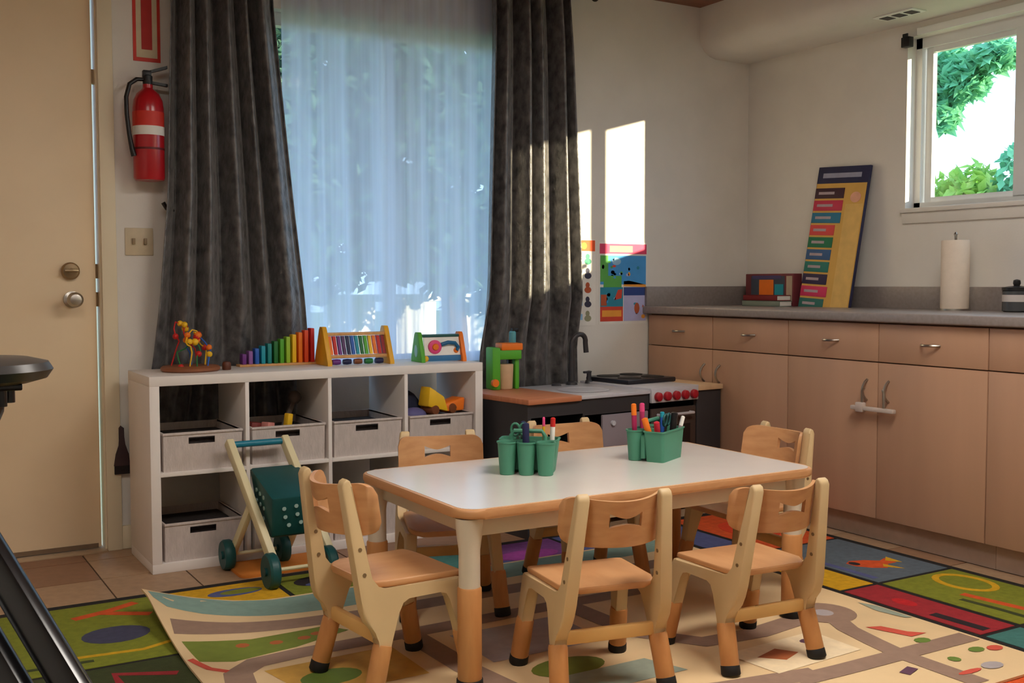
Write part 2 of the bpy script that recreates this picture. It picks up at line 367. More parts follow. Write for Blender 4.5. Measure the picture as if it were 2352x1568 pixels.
# ------------------------------------------------------------------ outside
grass_m = mat('lawn', (96, 122, 62), .9, .25, 3)
struct(B().box(-30, 40, YW+TH+.02, 45, -.25, -.15).make('ground_lawn', grass_m))
struct(B().box(XR+TH+.02, 40, -30, YW+TH, -.25, -.15).make('ground_side', grass_m))
struct(B().box(-2, 5.4, YW+TH, YW+TH+.8, 2.62, 2.74).make('added_sky_blocker', ceil_m))  # added roof slab, keeps sky light off the back window
struct(B().box(5.25, 5.4, YW+TH+.65, YW+TH+.8, -.15, 2.62).make('trim_7', white_m))  # post under the added roof slab
def leaves(name, m, parent, blobs, n, size, seed):
    rnd = random.Random(seed); vs = []; fs = []
    for (c, r) in blobs:
        for _ in range(n):
            d = Vector((rnd.gauss(0, 1), rnd.gauss(0, 1), rnd.gauss(0, 1))).normalized()*(rnd.random()**.45)
            p = Vector(c)+Vector((d.x*r[0], d.y*r[1], d.z*r[2])); s = size*rnd.uniform(.6, 1.3)
            q = Matrix.Rotation(rnd.uniform(0, 6.3), 3, 'Z') @ Matrix.Rotation(rnd.uniform(-1, 1), 3, 'X') @ Matrix.Rotation(rnd.uniform(-1, 1), 3, 'Y')
            k = len(vs)
            for v in ((0, -s, 0), (s*.45, 0, s*.12), (0, s, 0), (-s*.45, 0, s*.12)): vs.append(p+q @ Vector(v))
            fs.append((k, k+1, k+2)); fs.append((k, k+2, k+3))
    me = bpy.data.meshes.new(name); me.from_pydata([tuple(v) for v in vs], [], fs); me.materials.append(m)
    o = bpy.data.objects.new(name, me); COL.objects.link(o); o.parent = parent; return o
lf1 = leafmat('leaf_teal', (96, 176, 140), (140, 206, 160)); lf2 = leafmat('leaf_lime', (130, 186, 96), (186, 216, 110)); lf3 = leafmat('leaf_dark', (60, 96, 84), (90, 130, 112))
bark_m = mat('bark', (90, 70, 54), .9, .2, 12, .5)
def tree(name, label, loc, trunk, m, blobs, n, size, seed, group=None):
    t = thing(name, label, 'tree', loc, 0, group); o = Vector(loc)
    B().tube([tuple(Vector(p)-o) for p, r in trunk], [r for p, r in trunk], 8).make('trunk', bark_m, t)
    leaves('crown', m, t, [(tuple(Vector(c)-o), r) for c, r in blobs], n, size, seed); return t
tree('leafy_tree', 'leafy tree whose branches hang into the top of the sliding window', (9.4, 7.9, -.15), [((9.4, 7.9, -.15), .16), ((9.4, 7.8, 2.2), .12), ((9.3, 7.5, 3.6), .06)], lf1,
     [((9.0, 6.98, 3.22), (.3, .26, .30)), ((9.0, 6.88, 2.85), (.2, .13, .28)), ((9.0, 6.66, 3.06), (.25, .22, .22)), ((9.0, 6.36, 3.2), (.22, .24, .14)), ((9.3, 7.7, 3.9), (1., .8, .9)), ((9.3, 7.4, 3.3), (.5, .4, .5))], 520, .085, 3)
tree('leafy_shrub', 'bright green shrub outside, low in the sliding window', (9.1, 6.7, -.15), [((9.1, 6.7, -.15), .1), ((9.1, 6.7, 1.0), .06)], lf2,
     [((9.0, 6.95, 1.75), (.3, .35, .42)), ((9.05, 6.6, 1.85), (.3, .3, .42)), ((9.1, 6.8, 1.0), (.5, .6, .7))], 700, .08, 4)
tree('leafy_shrub', 'taller blue green shrub behind the central bar of the sliding window', (9.3, 6.0, -.15), [((9.3, 6.0, -.15), .1), ((9.3, 6.0, 1.2), .06)], lf1,
     [((9.2, 6.15, 1.9), (.3, .3, .55)), ((9.3, 5.85, 2.0), (.3, .3, .7)), ((9.3, 6.0, 1.0), (.5, .5, .7))], 600, .08, 5)
tree('shade_tree', 'dark green tree beyond the sheer curtain, nearer the right drape', (4.9, 9.2, -.15), [((4.9, 9.2, -.15), .15), ((4.8, 9.2, 1.8), .1)], lf3,
     [((4.7, 9.2, 2.1), (.75, .7, .9)), ((5.3, 9.4, 2.9), (.8, .7, .8)), ((4.3, 9.3, 3.4), (.6, .6, .5)), ((5.2, 9.2, 1.4), (.9, .5, .6)), ((4.6, 9.4, 2.9), (.8, .6, .6)), ((4.4, 9.2, 1.6), (.7, .5, .5))], 1500, .11, 6)
tree('shade_tree', 'dark green tree beyond the sheer curtain, nearer the left drape', (3.1, 9.6, -.15), [((3.1, 9.6, -.15), .15), ((3.1, 9.6, 1.8), .1)], lf3,
     [((3.0, 9.5, 2.2), (.8, .7, .9)), ((3.5, 9.6, 3.2), (.9, .7, .8)), ((2.4, 9.4, 3.0), (.6, .6, .6)), ((3.4, 9.5, 1.5), (.9, .5, .6)), ((3.8, 9.7, 2.4), (.7, .5, .8)), ((2.6, 9.5, 1.5), (.8, .5, .6))], 1500, .11, 7)
gw = thing('garden_wall', 'low white garden wall beyond the sheer curtain', 'wall', (4.4, 10.6, -.15))
for k in range(9): B().box(-3.2+k*.72, -2.66+k*.72, -.06, .06, 0, 1.08, .01).make('wall_panel', white_m, gw)
B().box(-3.3, 3.4, -.09, .09, 1.08, 1.16, .01).make('coping', white_m, gw)

# ------------------------------------------------------------------ curtains
def curtain(name, label, m, edges, zt, zb, n, A, Y, seed, th=0., NU=150, NV=34, cat='curtain'):
    rnd = random.Random(seed); ph = [rnd.uniform(0, 6.28) for _ in range(6)]; bm = B().bm
    def lerp(tab, z):
        tab = sorted(tab, key=lambda e: -e[0])
        for (za, a), (zb_, c) in zip(tab, tab[1:]):
            if za >= z >= zb_: k = (za-z)/(za-zb_); return a+(c-a)*k
        return tab[0][1] if z > tab[0][0] else tab[-1][1]
    LT = [(z, l) for z, l, r in edges]; RT = [(z, r) for z, l, r in edges]; grid = []
    for j in range(NV+1):
        v = j/NV; z = zt+(zb-zt)*v; l, r = lerp(LT, z), lerp(RT, z); row = []
        for i in range(NU+1):
            u = i/NU; uw = u+.018*math.sin(2*PI*2.3*u+ph[0])+.006*math.sin(5*v+ph[1]+7*u)*v
            w = 2*PI*n*uw+ph[2]+.5*math.sin(2.2*v+ph[3])*v
            s = math.sin(w)+.28*math.sin(2*w+ph[4])+.22*math.sin(.5*w+ph[5])
            k_ = min(1, max(0, (z-.80)/.25)) if A > .02 else 0; y = Y-.045*k_+(A+.034*k_)*s/1.35; x = l+(r-l)*(u+.25/n/6.28*math.cos(w)*(1 if 0 < i < NU else 0)*.6)
            row.append(bm.verts.new((x, y, z)))
        grid.append(row)
    for j in range(NV):
        for i in range(NU): bm.faces.new((grid[j][i], grid[j][i+1], grid[j+1][i+1], grid[j+1][i]))
    me = bpy.data.meshes.new(name); bm.to_mesh(me); bm.free(); me.materials.append(m); me.shade_smooth()
    o = bpy.data.objects.new(name, me); COL.objects.link(o)
    if th: md = o.modifiers.new('thickness', 'SOLIDIFY'); md.thickness = th; md.offset = 0
    return tag(o, label, cat)
curtain('drape', 'dark grey crushed velvet drape hanging beside the fire extinguisher', velvet_m, [(2.62, 1.12, 1.56), (2.31, 1.123, 1.575), (1.5, 1.095, 1.655), (.78, 1.03, 1.735), (.36, .93, 1.80)], 2.60, .36, 5.6, .030, 4.693, 11, .003)
curtain('drape', 'dark velvet drape hanging next to the two posters, partly sunlit', velvet_m, [(2.62, 2.67, 3.11), (2.3, 2.672, 3.135), (1.15, 2.64, 3.185), (.62, 2.60, 3.20), (.40, 2.60, 3.21)], 2.60, .40, 4.6, .030, 4.693, 23, .003)
curtain('sheer_curtain', 'white sheer curtain glowing with daylight between the two dark drapes', sheer_m, [(2.62, 1.63, 2.80), (1.9, 1.63, 2.80), (.7, 1.66, 2.78)], 2.60, .74, 8.5, .010, 4.742, 5, 0, 180, 30)
t = thing('curtain_rod', 'dark curtain rod above the drapes', 'curtain rod', (2.2, 4.70, 2.62))
B().tube([(-1.2, 0, 0), (1.1, 0, 0)], .012).make('rod', blackmetal_m, t)
for s in (-1.22, 1.12): B().ball((s, 0, 0), .022).make('finial', blackmetal_m, t)
for s in (-.9, .95): B().box(s-.008, s+.008, 0, .058, -.008, .008).make('bracket', blackmetal_m, t)
tag(B().tube([(1.135, YW, 1.44), (1.13, YW-.05, 1.44), (1.10, YW-.075, 1.445), (1.085, YW-.075, 1.47)], .009, 8).box(1.12, 1.15, YW-.006, YW, 1.415, 1.465).make('drape_hook', black_m), 'dark tie-back hook at the outer edge of the left drape', 'hook')

# ------------------------------------------------------------------ fire extinguisher and sign
t = thing('fire_extinguisher', 'red fire extinguisher hanging on the wall beside the door', 'extinguisher', (1.03, YW-.082, 1.555))
B().lathe([(.03, .0), (.058, .004), (.0625, .014), (.0625, .30), (.058, .335), (.045, .362), (.026, .378), (.02, .385), (.02, .40)], 28).make('cylinder', red_m, t)
B().lathe([(.0632, .225), (.0632, .285)], 28).make('label', redlab_m, t)
B().lathe([(.0634, .188), (.0634, .225)], 28).make('label_band', paper_m, t)
B().lathe([(.0633, .128), (.0633, .137)], 28).make('strap', mat('dark_strap', (96, 16, 20), .5), t)
B().lathe([(.018, .395), (.02, .405), (.02, .435), (.012, .44)], 16).box(-.02, .014, -.013, .013, .43, .458, .003).make('valve', black_m, t)
B().hexa([(-.01, -.011, .44), (.08, -.011, .472), (.08, .011, .472), (-.01, .011, .44), (-.01, -.011, .452), (.079, -.011, .484), (.079, .011, .484), (-.01, .011, .452)]).make('top_lever', black_m, t)
B().hexa([(-.0, -.01, .405), (.08, -.01, .397), (.08, .01, .397), (0, .01, .405), (0, -.01, .416), (.08, -.01, .408), (.08, .01, .408), (0, .01, .416)]).make('carry_handle', black_m, t)
B().tube([(-.015, 0, .42), (-.045, -.005, .418), (-.075, -.01, .395), (-.09, -.015, .34), (-.09, -.02, .27), (-.082, -.02, .19), (-.072, -.02, .13), (-.064, -.02, .10)], [.008, .009, .009, .009, .009, .009, .010, .012]).make('hose', black_m, t)
B().box(-.03, .03, .06, .082, .25, .34).make('wall_bracket', black_m, t)
t = thing('wall_sign', 'tall red and white safety sign above the fire extinguisher', 'sign', (1.047, YW-.003, 2.065))
B().box(-.056, .056, 0, .003, 0, .42).make('plate', redlab_m, t)
B().box(-.043, .043, -.001, .001, .016, .404).make('field', mat('sign_cream', (206, 190, 158), .6), t)
B().box(-.022, .022, -.002, .001, .05, .38).make('stripe', mat('sign_red', (178, 40, 34), .6), t)
t = thing('switch_plate', 'cream double light switch plate between the door and the left drape', 'switch', (1.0, YW-.006, 1.306))
B().box(-.058, .058, 0, .006, -.058, .058, .003).make('plate', mat('switch_cream', (204, 188, 158), .5), t)
for s in (-.024, .024): B().box(s-.006, s+.006, -.012, .001, -.012, .014, .002).make('toggle', mat('toggle', (150, 128, 98), .5), t)

t = thing('hand_brush', 'dark hand brush hanging on the wall between door and shelf', 'brush', (.905, YW-.018, .36))
B().prism([(-.03, 0), (.035, 0), (.03, .05), (.012, .09), (.012, .16), (.0, .17), (-.008, .16), (-.008, .09), (-.022, .05)], -.014, .014, 'xz', .004).make('brush_body', mat('brush_plum', (62, 44, 46), .7), t)
B().box(-.028, .033, -.012, .012, -.035, .001).make('bristles', mat('bristles', (40, 32, 32), .95, .2, 60), t)

# ------------------------------------------------------------------ posters
def poster(name, label, x0, x1, z0, z1, prints):
    t = thing(name, label, 'poster', (x0, YW-.002, z0))
    B().box(0, x1-x0, 0, .0015, 0, z1-z0).make('sheet', paper_m, t)
    for k, (nm, poly, m) in enumerate(prints): B().prism(poly, -.0004-.0002*(k % 6+1), .0004, 'xz').make(nm, m, t)
def rc(a, b, c, d): return [(a, c), (b, c), (b, d), (a, d)]
P_or = cm('print_orange', (240, 92, 44), .7); P_pk = cm('print_pink', (222, 70, 108), .7); P_lp = cm('print_salmon', (240, 150, 130), .7); P_bl = cm('print_blue', (70, 150, 214), .7)
P_gr = cm('print_green', (92, 168, 80), .7); P_nv = cm('print_navy', (44, 66, 130), .7); P_te = cm('print_teal', (44, 134, 160), .7); P_lb = cm('print_lightblue', (150, 194, 226), .7)
P_dk = cm('print_dark', (58, 56, 76), .7); P_br = cm('print_rust', (176, 84, 50), .7); P_rd = cm('print_red', (206, 70, 50), .7); P_ye = cm('print_gold', (232, 156, 60), .7); P_lv = cm('print_lavender', (178, 176, 214), .7)
W1, H1 = .135, .46
fig = []
fcol = [cm('print_seagreen', (70, 150, 120), .7), P_dk, P_br, P_dk, cm('print_sage', (150, 150, 120), .7)]
for k in range(5):
    zc = H1-.105-k*.076
    fig += [('print_shape', circ(.085, zc-.012, .022, .017), fcol[k]), ('print_shape', circ(.083, zc+.014, .013, .015), fcol[k]), ('print_shape', rc(.02, .05, zc-.02, zc+.012), P_lb)]
poster('wall_poster', 'narrow white poster with orange header and column of little figures', 3.232, 3.232+W1, .90, .90+H1,
       [('print_header', rc(.004, W1-.004, H1-.062, H1-.004), P_or), ('print_shape', circ(.06, H1-.034, .018, .018), P_ye)] + fig)
W2, H2 = .325, .445
rp_ = random.Random(4); PB = [P_lb, P_gr, P_rd, P_ye, P_bl, P_br, P_te, P_lv, P_pk]
def blobs(n, x0, x1, z0, z1): return [('print_shape', circ(rp_.uniform(x0, x1), rp_.uniform(z0, z1), rp_.uniform(.006, .014), rp_.uniform(.006, .012), 8), rp_.choice(PB)) for _ in range(n)]
poster('wall_poster', 'square picture poster with pink header and four colourful panels', 3.39, 3.39+W2, .905, .905+H2,
       [('print_header', rc(.004, W2-.004, H2-.064, H2-.01), P_pk), ('print_shape', rc(.07, .225, H2-.055, H2-.02), P_lp),
        ('print_panel', rc(.008, W2-.008, .215, .372), P_bl), ('print_shape', rc(.008, .06, .23, .372), P_gr), ('print_shape', rc(.03, .15, .20, .262), P_gr), ('print_shape', circ(.115, .34, .03, .02), P_lb), ('print_shape', circ(.22, .33, .035, .02), P_lb),
        ('print_shape', [(.17, .25), (.20, .27), (.317, .24), (.317, .216), (.17, .225)], P_te), ('print_shape', [(.165, .205), (.165, .232), (.20, .236), (.317, .214), (.317, .2)], P_ye),
        ('print_panel', rc(.008, .160, .095, .2), P_te), ('print_shape', [(.1, .13), (.125, .185), (.155, .19), (.15, .14)], P_rd), ('print_shape', rc(.012, .05, .10, .16), P_br), ('print_shape', circ(.075, .18, .04, .016), P_lb),
        ('print_panel', rc(.008, .160, .015, .095), P_rd), ('print_shape', rc(.02, .15, .04, .075), P_ye),
        ('print_panel', rc(.165, .317, .015, .2), P_lv), ('print_shape', rc(.165, .317, .155, .2), P_nv), ('print_shape', circ(.255, .085, .018, .03), P_br), ('print_shape', circ(.195, .12, .018, .015), P_pk), ('print_shape', rc(.17, .225, .015, .05), P_te)] + blobs(22, .02, .305, .25, .36) + blobs(10, .02, .15, .1, .19) + blobs(9, .175, .305, .03, .15))

# ------------------------------------------------------------------ base cabinets
XF, UW = 3.713, 1.0572
names = ['beneath the wall posters in the room corner', 'holding the white child lock, below the tall chart', 'below the paper towel roll, cut by the picture edge', 'outside the picture, nearest the front of the room']
pull_d = None
def pull(parent, y, z, vert):
    pts = []
    for k in range(9):
        a = k/8; off = .03*math.sin(PI*a)**.7; u = -.045+.09*a
        pts.append((-off, u, 0) if not vert else (-off, 0, u))
    o = B().tube(pts, .0055, 8).make('handle', metal_m, parent); o.location = (-.001, y, z); return o
for k in range(4):
    ya, yb = 4.738-k*UW, 4.738-(k+1)*UW
    t = thing('base_cabinet', 'maple base cabinet ' + names[k], 'cabinet', (XF, yb, 0), 0, 'base cabinets along the right wall')
    B().box(.021, .70, .001, UW-.001, .11, .959).make('body', cabin_m, t)
    B().box(.075, .09, .001, UW-.001, 0, .11).make('toe_kick', kick_m, t)
    for j in range(2):
        a, c = j*UW/2+.0025, (j+1)*UW/2-.0025
        d = B().box(0, .02, a, c, .112, .785, .0015).make('door', cab_m, t)
        pull(d, (c-.055 if j == 0 else a+.055), .665, True)
        w = B().box(0, .02, a, c, .790, .952, .0015).make('drawer', cab_m, t)
        pull(w, (a+c)/2, .872, False)
def childlock(y, label):
    t = thing('cabinet_lock', label, 'lock', (XF-.03, y, .60))
    LKM = mat('lock_plastic', (196, 182, 172), .5)
    B().box(-.012, .01, -.115, .115, -.022, -.004, .004).make('slide_bar', LKM, t)
    B().box(-.016, .012, .045, .085, -.03, .012, .005).make('lock_body', LKM, t)
    B().tube([(0, -.058, -.01), (0, -.058, .06), (0, -.05, .075)], .006, 8).make('prong', metal_m, t)
    B().tube([(0, .058, -.01), (0, .058, .06), (0, .05, .075)], .006, 8).make('prong', metal_m, t)
childlock(4.738-1.5*UW, 'white child lock looped through the door handles under the tall chart')
t = thing('countertop', 'long grey laminate countertop with backsplash on the maple cabinets', 'countertop', (0, 0, 0))
B().box(3.683, XR-.001, .45, YW-.001, .96, 1.0, .007, 3).make('slab', count_m, t)
B().box(XR-.021, XR-.001, .45, YW-.021, .998, 1.108, .003).make('backsplash', count_m, t)
B().box(3.70, XR-.001, YW-.021, YW-.001, .998, 1.108, .003).make('backsplash', count_m, t)

# countertop objects
t = thing('paper_towel_roll', 'upright white paper towel roll on the counter under the window', 'paper towels', (4.31, 3.228, 1.0))
B().lathe([(.07, 0), (.07, .008)], 28).make('stand_base', metal_m, t)
B().lathe([(.06, .008), (.0625, .012), (.0625, .318), (.06, .322), (.021, .322), (.02, .30)], 32).make('roll', mat('towel_paper', (230, 214, 196), .85, .03, 30, .15), t)
B().lathe([(.006, .0), (.006, .345), (.01, .35), (.004, .36)], 10).make('spindle', metal_m, t)
tag(B().tube([(XR, 3.36, 1.265), (XR-.02, 3.36, 1.265)], .012, 12).box(XR-.012, XR, 3.33, 3.39, 1.22, 1.30, .004).make('outlet_plate', trim_m), 'small outlet plate on the wall left of the paper towels', 'outlet')
# tall pocket chart leaning on the wall: local frame y along wall (-Y), z up the board
t = thing('pocket_chart', 'tall yellow and navy chart with rows of coloured tags leaning on the wall', 'chart', (4.315, 4.208, 1.0), 0)
lean = math.atan2(.105, .75)
sub = Matrix.Rotation(lean, 4, 'Y') @ Matrix.Rotation(math.radians(3.0), 4, 'X')
t.rotation_euler = (math.radians(3.0), lean, 0)
gold = mat('chart_gold', (214, 168, 84), .6, .06, 8); navy = mat('chart_navy', (44, 46, 78), .6)
CW, CH = .352, .755
B().box(0, .016, -CW, 0, 0, CH, .002).make('board', navy, t)
B().box(-.0012, .001, -CW+.006, -.004, .004, CH-.09).make('face', gold, t)
B().box(-.0016, .001, -CW+.05, -.04, CH-.06, CH-.035).make('title_strip', mat('chart_title', (150, 152, 176), .6), t)
tc = [(64, 34, 48), (196, 52, 82), (40, 116, 150), (214, 74, 74), (30, 116, 80), (52, 92, 140), (36, 118, 108), (48, 38, 74), (206, 50, 96), (44, 110, 104)]
for k in range(10):
    m = cm('tag_%d' % k, tc[k], .6); z = CH-.115-k*.0655; wd = .205 - .03*(k > 2)+.012*(k == 8)
    o = B().box(-.004, -.001, -wd, -.004, z-.055, z, .001).make('tag', m, t)
    B().box(-.0048, -.0038, -wd*.68, -.03, z-.034, z-.02).make('caption', mat('tag_caption', (176, 160, 168), .7), o)
B().box(-.0022, -.001, -CW+.012, -.225, .01, CH-.2).make('side_strip', mat('chart_strip', (222, 182, 104), .6), t)
B().prism(circ(-.285, CH-.165, .035, .028), -.003, -.001, 'yz').make('badge', mat('chart_badge', (226, 168, 140), .6), t)
# boxed books
t = thing('picture_box', 'colourful cardboard picture box standing in the counter corner', 'box', (4.33, 4.63, 1.0), math.radians(-4))
B().box(0, .06, -.40, 0, .0, .178, .003).make('box_body', mat('box_maroon', (110, 44, 50), .6), t)
for nm, y0_, y1_, za, zb, m in (('print_panel', -.33, -.05, .02, .165, cm('box_slate', (64, 70, 84), .6)), ('print_shape', -.24, -.12, .05, .145, ORG), ('print_shape', -.32, -.25, .06, .12, TEA), ('print_shape', -.3, -.06, .15, .168, cm('box_violet', (74, 66, 110), .6)), ('print_shape', -.39, -.345, .02, .165, cm('box_cream', (178, 160, 138), .6))):
    B().box(-.0012 if nm == 'print_panel' else -.002, .001, y0_, y1_, za, zb).make(nm, m, t)
for k, (m, lb, dy) in enumerate(((cm('book_grey', (120, 130, 118), .6), 'grey green book at the bottom of the little stack on the counter', .0), (cm('book_maroon', (120, 30, 34), .6), 'maroon book on top of the little stack on the counter', .02))):
    t = thing('book', lb, 'book', (4.20, 4.23+dy, 1.0+.031*k), math.radians(4-6*k), 'two stacked books before the picture box')
    B().box(0, .10, 0, .27, 0, .004, .001).box(0, .10, 0, .27, .026, .03, .001).box(0, .004, 0, .27, .0, .03, .001).make('cover', m, t)
    B().box(.004, .097, .003, .267, .004, .026).make('pages', paper_m, t)
t = thing('lidded_jar', 'small dark lidded jar with a pale label at the right picture edge', 'jar', (4.28, 2.895, 1.0))
B().lathe([(.05, 0), (.058, .006), (.058, .09), (.05, .098)], 24).make('jar_body', mat('jar_glass', (70, 72, 74), .25, .05, 10), t)
B().lathe([(.0588, .045), (.0588, .075)], 24).make('jar_label', mat('jar_label', (196, 188, 184), .6), t)
B().lathe([(.06, .093), (.06, .107), (.03, .112), (.012, .114), (.016, .125), (.014, .138), (.004, .142)], 24).make('jar_lid', black_m, t)

# ------------------------------------------------------------------ cube shelf
SX, SY, SW, SD, SH = .922, 4.2607, 1.47, .39, .77
t = thing('cube_shelf', 'low white shelf unit of eight open cubes in front of the window', 'shelf', (SX, SY, 0))
tk, ti = .038, .016; cw = (SW-2*tk-3*ti)/4
B().box(0, SW, 0, SD, SH-tk, SH, .002).make('top_panel', kallax_m, t)
B().box(0, SW, 0, SD, 0, tk, .002).make('bottom_panel', kallax_m, t)
for a in (0, SW-tk): B().box(a, a+tk, 0, SD, tk, SH-tk, .0015).make('side_panel', kallax_m, t)
for k in range(3): B().box(tk+cw*(k+1)+ti*k, tk+cw*(k+1)+ti*(k+1), .001, SD, tk, SH-tk, .001).make('divider', kallax_m, t)
for k in range(4): B().box(tk+k*(cw+ti), tk+k*(cw+ti)+cw, .001, SD, .377, .393, .001).make('shelf_board', kallax_m, t)
# low back strip only in the cells seen closed
def cellx(k): return SX+tk+k*(cw+ti)
ZT, ZB_ = .393, tk
def make_bin(label, k, zb, front=.015, dx=.0, h=.152):
    t = thing('storage_bin', label, 'storage bin', (cellx(k)+cw/2+dx, SY+front, zb), 0, 'white bins in the cube shelf')
    w, dpt, th = .31, .345, .004; tp = .008
    cols = []; s0, s1 = h-.046, h-.020
    for x in sorted({round(-w/2+w*i/20, 5) for i in range(21)} | {-.058, -.0578, .0458, .046}):
        if -.0579 < x < .0459: cols.append((x, [(0, s0), (s1, h)]))
        else: cols.append((x, [(0, (s0+s1)/2), ((s0+s1)/2, h)]))
    B().cpanel(cols, lambda x, z: -tp*z/h, th).make('front_wall', bin_m, t)
    B().box(-w/2, w/2, dpt-th, dpt, 0, h).make('back_wall', bin_m, t)
    for s in (-1, 1): B().box(min(s*w/2, s*(w/2-th)), max(s*w/2, s*(w/2-th)), 0, dpt, 0, h).make('side_wall', bin_m, t)
    B().box(-w/2+.006, w/2-.006, .02, dpt-.008, .006, h-.03, .01).make('slot_shade_block', mat('bin_slot_shade', (46, 38, 36), .95, .2, 30, .4), t)  # dark block standing in for the shade seen through the bin slot
    B().box(-w/2+.002, w/2-.002, .002, dpt-.002, 0, .005).make('bin_floor', bin_m, t)
    B().box(-w/2-.003, w/2+.003, -tp-.005, -tp+.004, h-.008, h+.002, .002).box(-w/2-.003, -w/2+.004, -tp, dpt, h-.008, h+.002, .002).box(w/2-.004, w/2+.003, -tp, dpt, h-.008, h+.002, .002).make('rim', bin_m, t)
    return t
pos = ['first cube from the door', 'second cube, behind the cart handle', 'third cube from the door', 'fourth cube, nearest the toy kitchen']
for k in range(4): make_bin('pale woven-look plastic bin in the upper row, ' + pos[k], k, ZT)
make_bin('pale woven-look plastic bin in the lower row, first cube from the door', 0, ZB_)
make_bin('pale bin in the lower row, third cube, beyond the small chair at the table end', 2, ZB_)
# contents
def toyblock(name, label, cat, m, k, dx, dy, z, sx, sy, sz, rz):
    t = B().box(-sx/2, sx/2, -sy/2, sy/2, 0, sz, .004).make(name, m); t.location = (cellx(k)+dx, SY+dy, z); t.rotation_euler = (0, .15, rz); tag(t, label, cat)
toyblock('toy_block', 'yellow toy block poking out of the upper second bin', 'block', YEL, 1, .19, .10, ZT+.115, .026, .03, .075, .3)
toyblock('toy_block', 'pink toy block poking out of the upper second bin', 'block', cm('toy_rose', (206, 130, 120)), 1, .10, .09, ZT+.10, .04, .04, .06, .5)
toyblock('toy_block', 'dark red toy block in the upper second bin', 'block', cm('toy_maroon', (120, 40, 34)), 1, .05, .12, ZT+.10, .05, .05, .06, .2)
tag(B().tube([(cellx(1)+.2, SY+.2, ZT+.10), (cellx(1)+.27, SY+.24, ZT+.23)], .012, 8).ball((cellx(1)+.275, SY+.243, ZT+.24), .03, 10).make('toy_rattle', mat('toy_grey', (92, 80, 74), .6)), 'grey toy rattle leaning in the upper second bin', 'toy')
t = thing('toy_digger', 'yellow plastic toy digger lying on top of the bin nearest the kitchen', 'toy truck', (cellx(3)+.20, SY+.10, ZT+.155), .2)
B().hexa([(-.09, -.04, .03), (.02, -.05, .0), (.02, .05, .0), (-.09, .04, .03), (-.075, -.035, .12), (0, -.045, .07), (0, .045, .07), (-.075, .035, .12)], .008).make('cab', YEL, t)
B().hexa([(.0, -.04, .0), (.11, -.05, .0), (.11, .05, .0), (0, .04, .0), (.0, -.035, .035), (.12, -.045, .06), (.12, .045, .06), (0, .035, .035)], .008).make('scoop', ORG, t)
for s in (-.05, .05): B().lathe([(.02, -.045), (.024, -.04), (.024, .04), (.02, .045)], 14, (s, 0, .012), 'y').make('wheel', BRN, t)
tag(B().ball((cellx(3)+.08, SY+.22, ZT+.16), (.075, .1, .09), 14).make('stuffed_toy', mat('navy_plush', (34, 38, 58), .95, .15, 40, .4)), 'dark navy plush toy behind the yellow digger in the shelf', 'soft toy')
tag(B().ball((cellx(3)+.075, SY+.10, ZT+.145), (.06, .05, .035), 12).make('toy_ball', mat('lilac_toy', (96, 92, 140), .7)), 'lilac toy lump on the bin nearest the kitchen', 'toy')
t = thing('printed_carton', 'white carton printed with little brown pictures behind the toy cart', 'carton', (cellx(1)+.02, SY+.02, ZB_))
B().box(0, .27, 0, .2, 0, .30, .003).make('carton_body', WHT, t)
for x, z in ((.13, .255), (.18, .26), (.06, .25), (.23, .20), (.22, .12)): B().prism(circ(x, z, .02, .018), -.0012, .001, 'xz').make('print_shape', P_br, t)
B().box(.02, .25, -.001, .001, .205, .212).make('print_line', P_te, t)
t = thing('toy_car', 'small yellow and white toy car in the lower third cube', 'toy car', (cellx(2)+.10, SY+.09, ZB_+.157))
B().box(-.045, .045, -.025, .025, .012, .035, .008).make('body', WHT, t); B().box(-.025, .02, -.02, .02, .033, .055, .006).make('cabin', YEL, t)
for a in (-.028, .028):
    for s in (-.026, .026): B().lathe([(.012, -.004), (.012, .004)], 12, (a, s, .012), 'y').make('wheel', NAV, t)

# --- toys on the shelf top
t = thing('bead_maze', 'bead maze toy with coloured wires on a round wooden base', 'toy', (1.135, 4.475, SH))
B().lathe([(.11, 0), (.118, .006), (.118, .016), (.11, .022), (.02, .022)], 32).make('base', mat('maze_base', (140, 84, 52), .5), t)
arcs = [((-.07, .02), (.02, .03), .17, RED), ((-.03, -.05), (.06, .02), .14, YEL), ((0, .06), (.07, -.04), .12, BLU), ((-.05, -.02), (.03, -.05), .10, DGR)]
for i, (a, c, h, m) in enumerate(arcs):
    pts = [Vector((a[0]+(c[0]-a[0])*k/16+.02*math.sin(k*.9+i), a[1]+(c[1]-a[1])*k/16+.015*math.cos(k*.8+i), .02+h*math.sin(PI*k/16)**.6*(1+.12*math.sin(k*1.3)))) for k in range(17)]
    w = B().tube(pts, .003, 6).make('wire', m, t)
    for q, mm in ((4, RED), (7, ORG), (8, YEL), (11, PNK), (13, RED)):
        p = pts[(q+i) % 16]; B().ball(p, .0125 if q != 8 else .015, 10).make('bead', (mm, ORG, RED, YEL)[(i+q) % 4], t)
tag(B().lathe([(.016, 0), (.018, .004), (.018, .026), (.014, .034), (.004, .036)], 16, (1.277, 4.45, SH)).make('wooden_peg', mat('dark_peg', (92, 48, 30), .5)), 'small dark wooden peg standing beside the bead maze', 'peg')
t = thing('rainbow_stair', 'row of upright rainbow slats rising from purple to red', 'toy', (1.375, 4.585, SH))
B().box(-.01, .35, -.03, .03, 0, .010, .002).make('base', WOOD, t)
rb = [PUR, cm('toy_violet', (140, 90, 160)), BLU, TEA, cm('toy_sea', (24, 130, 130)), DGR, GRN, cm('toy_lime', (150, 190, 50)), YEL, ORG, cm('toy_vermilion', (220, 76, 36)), RED]
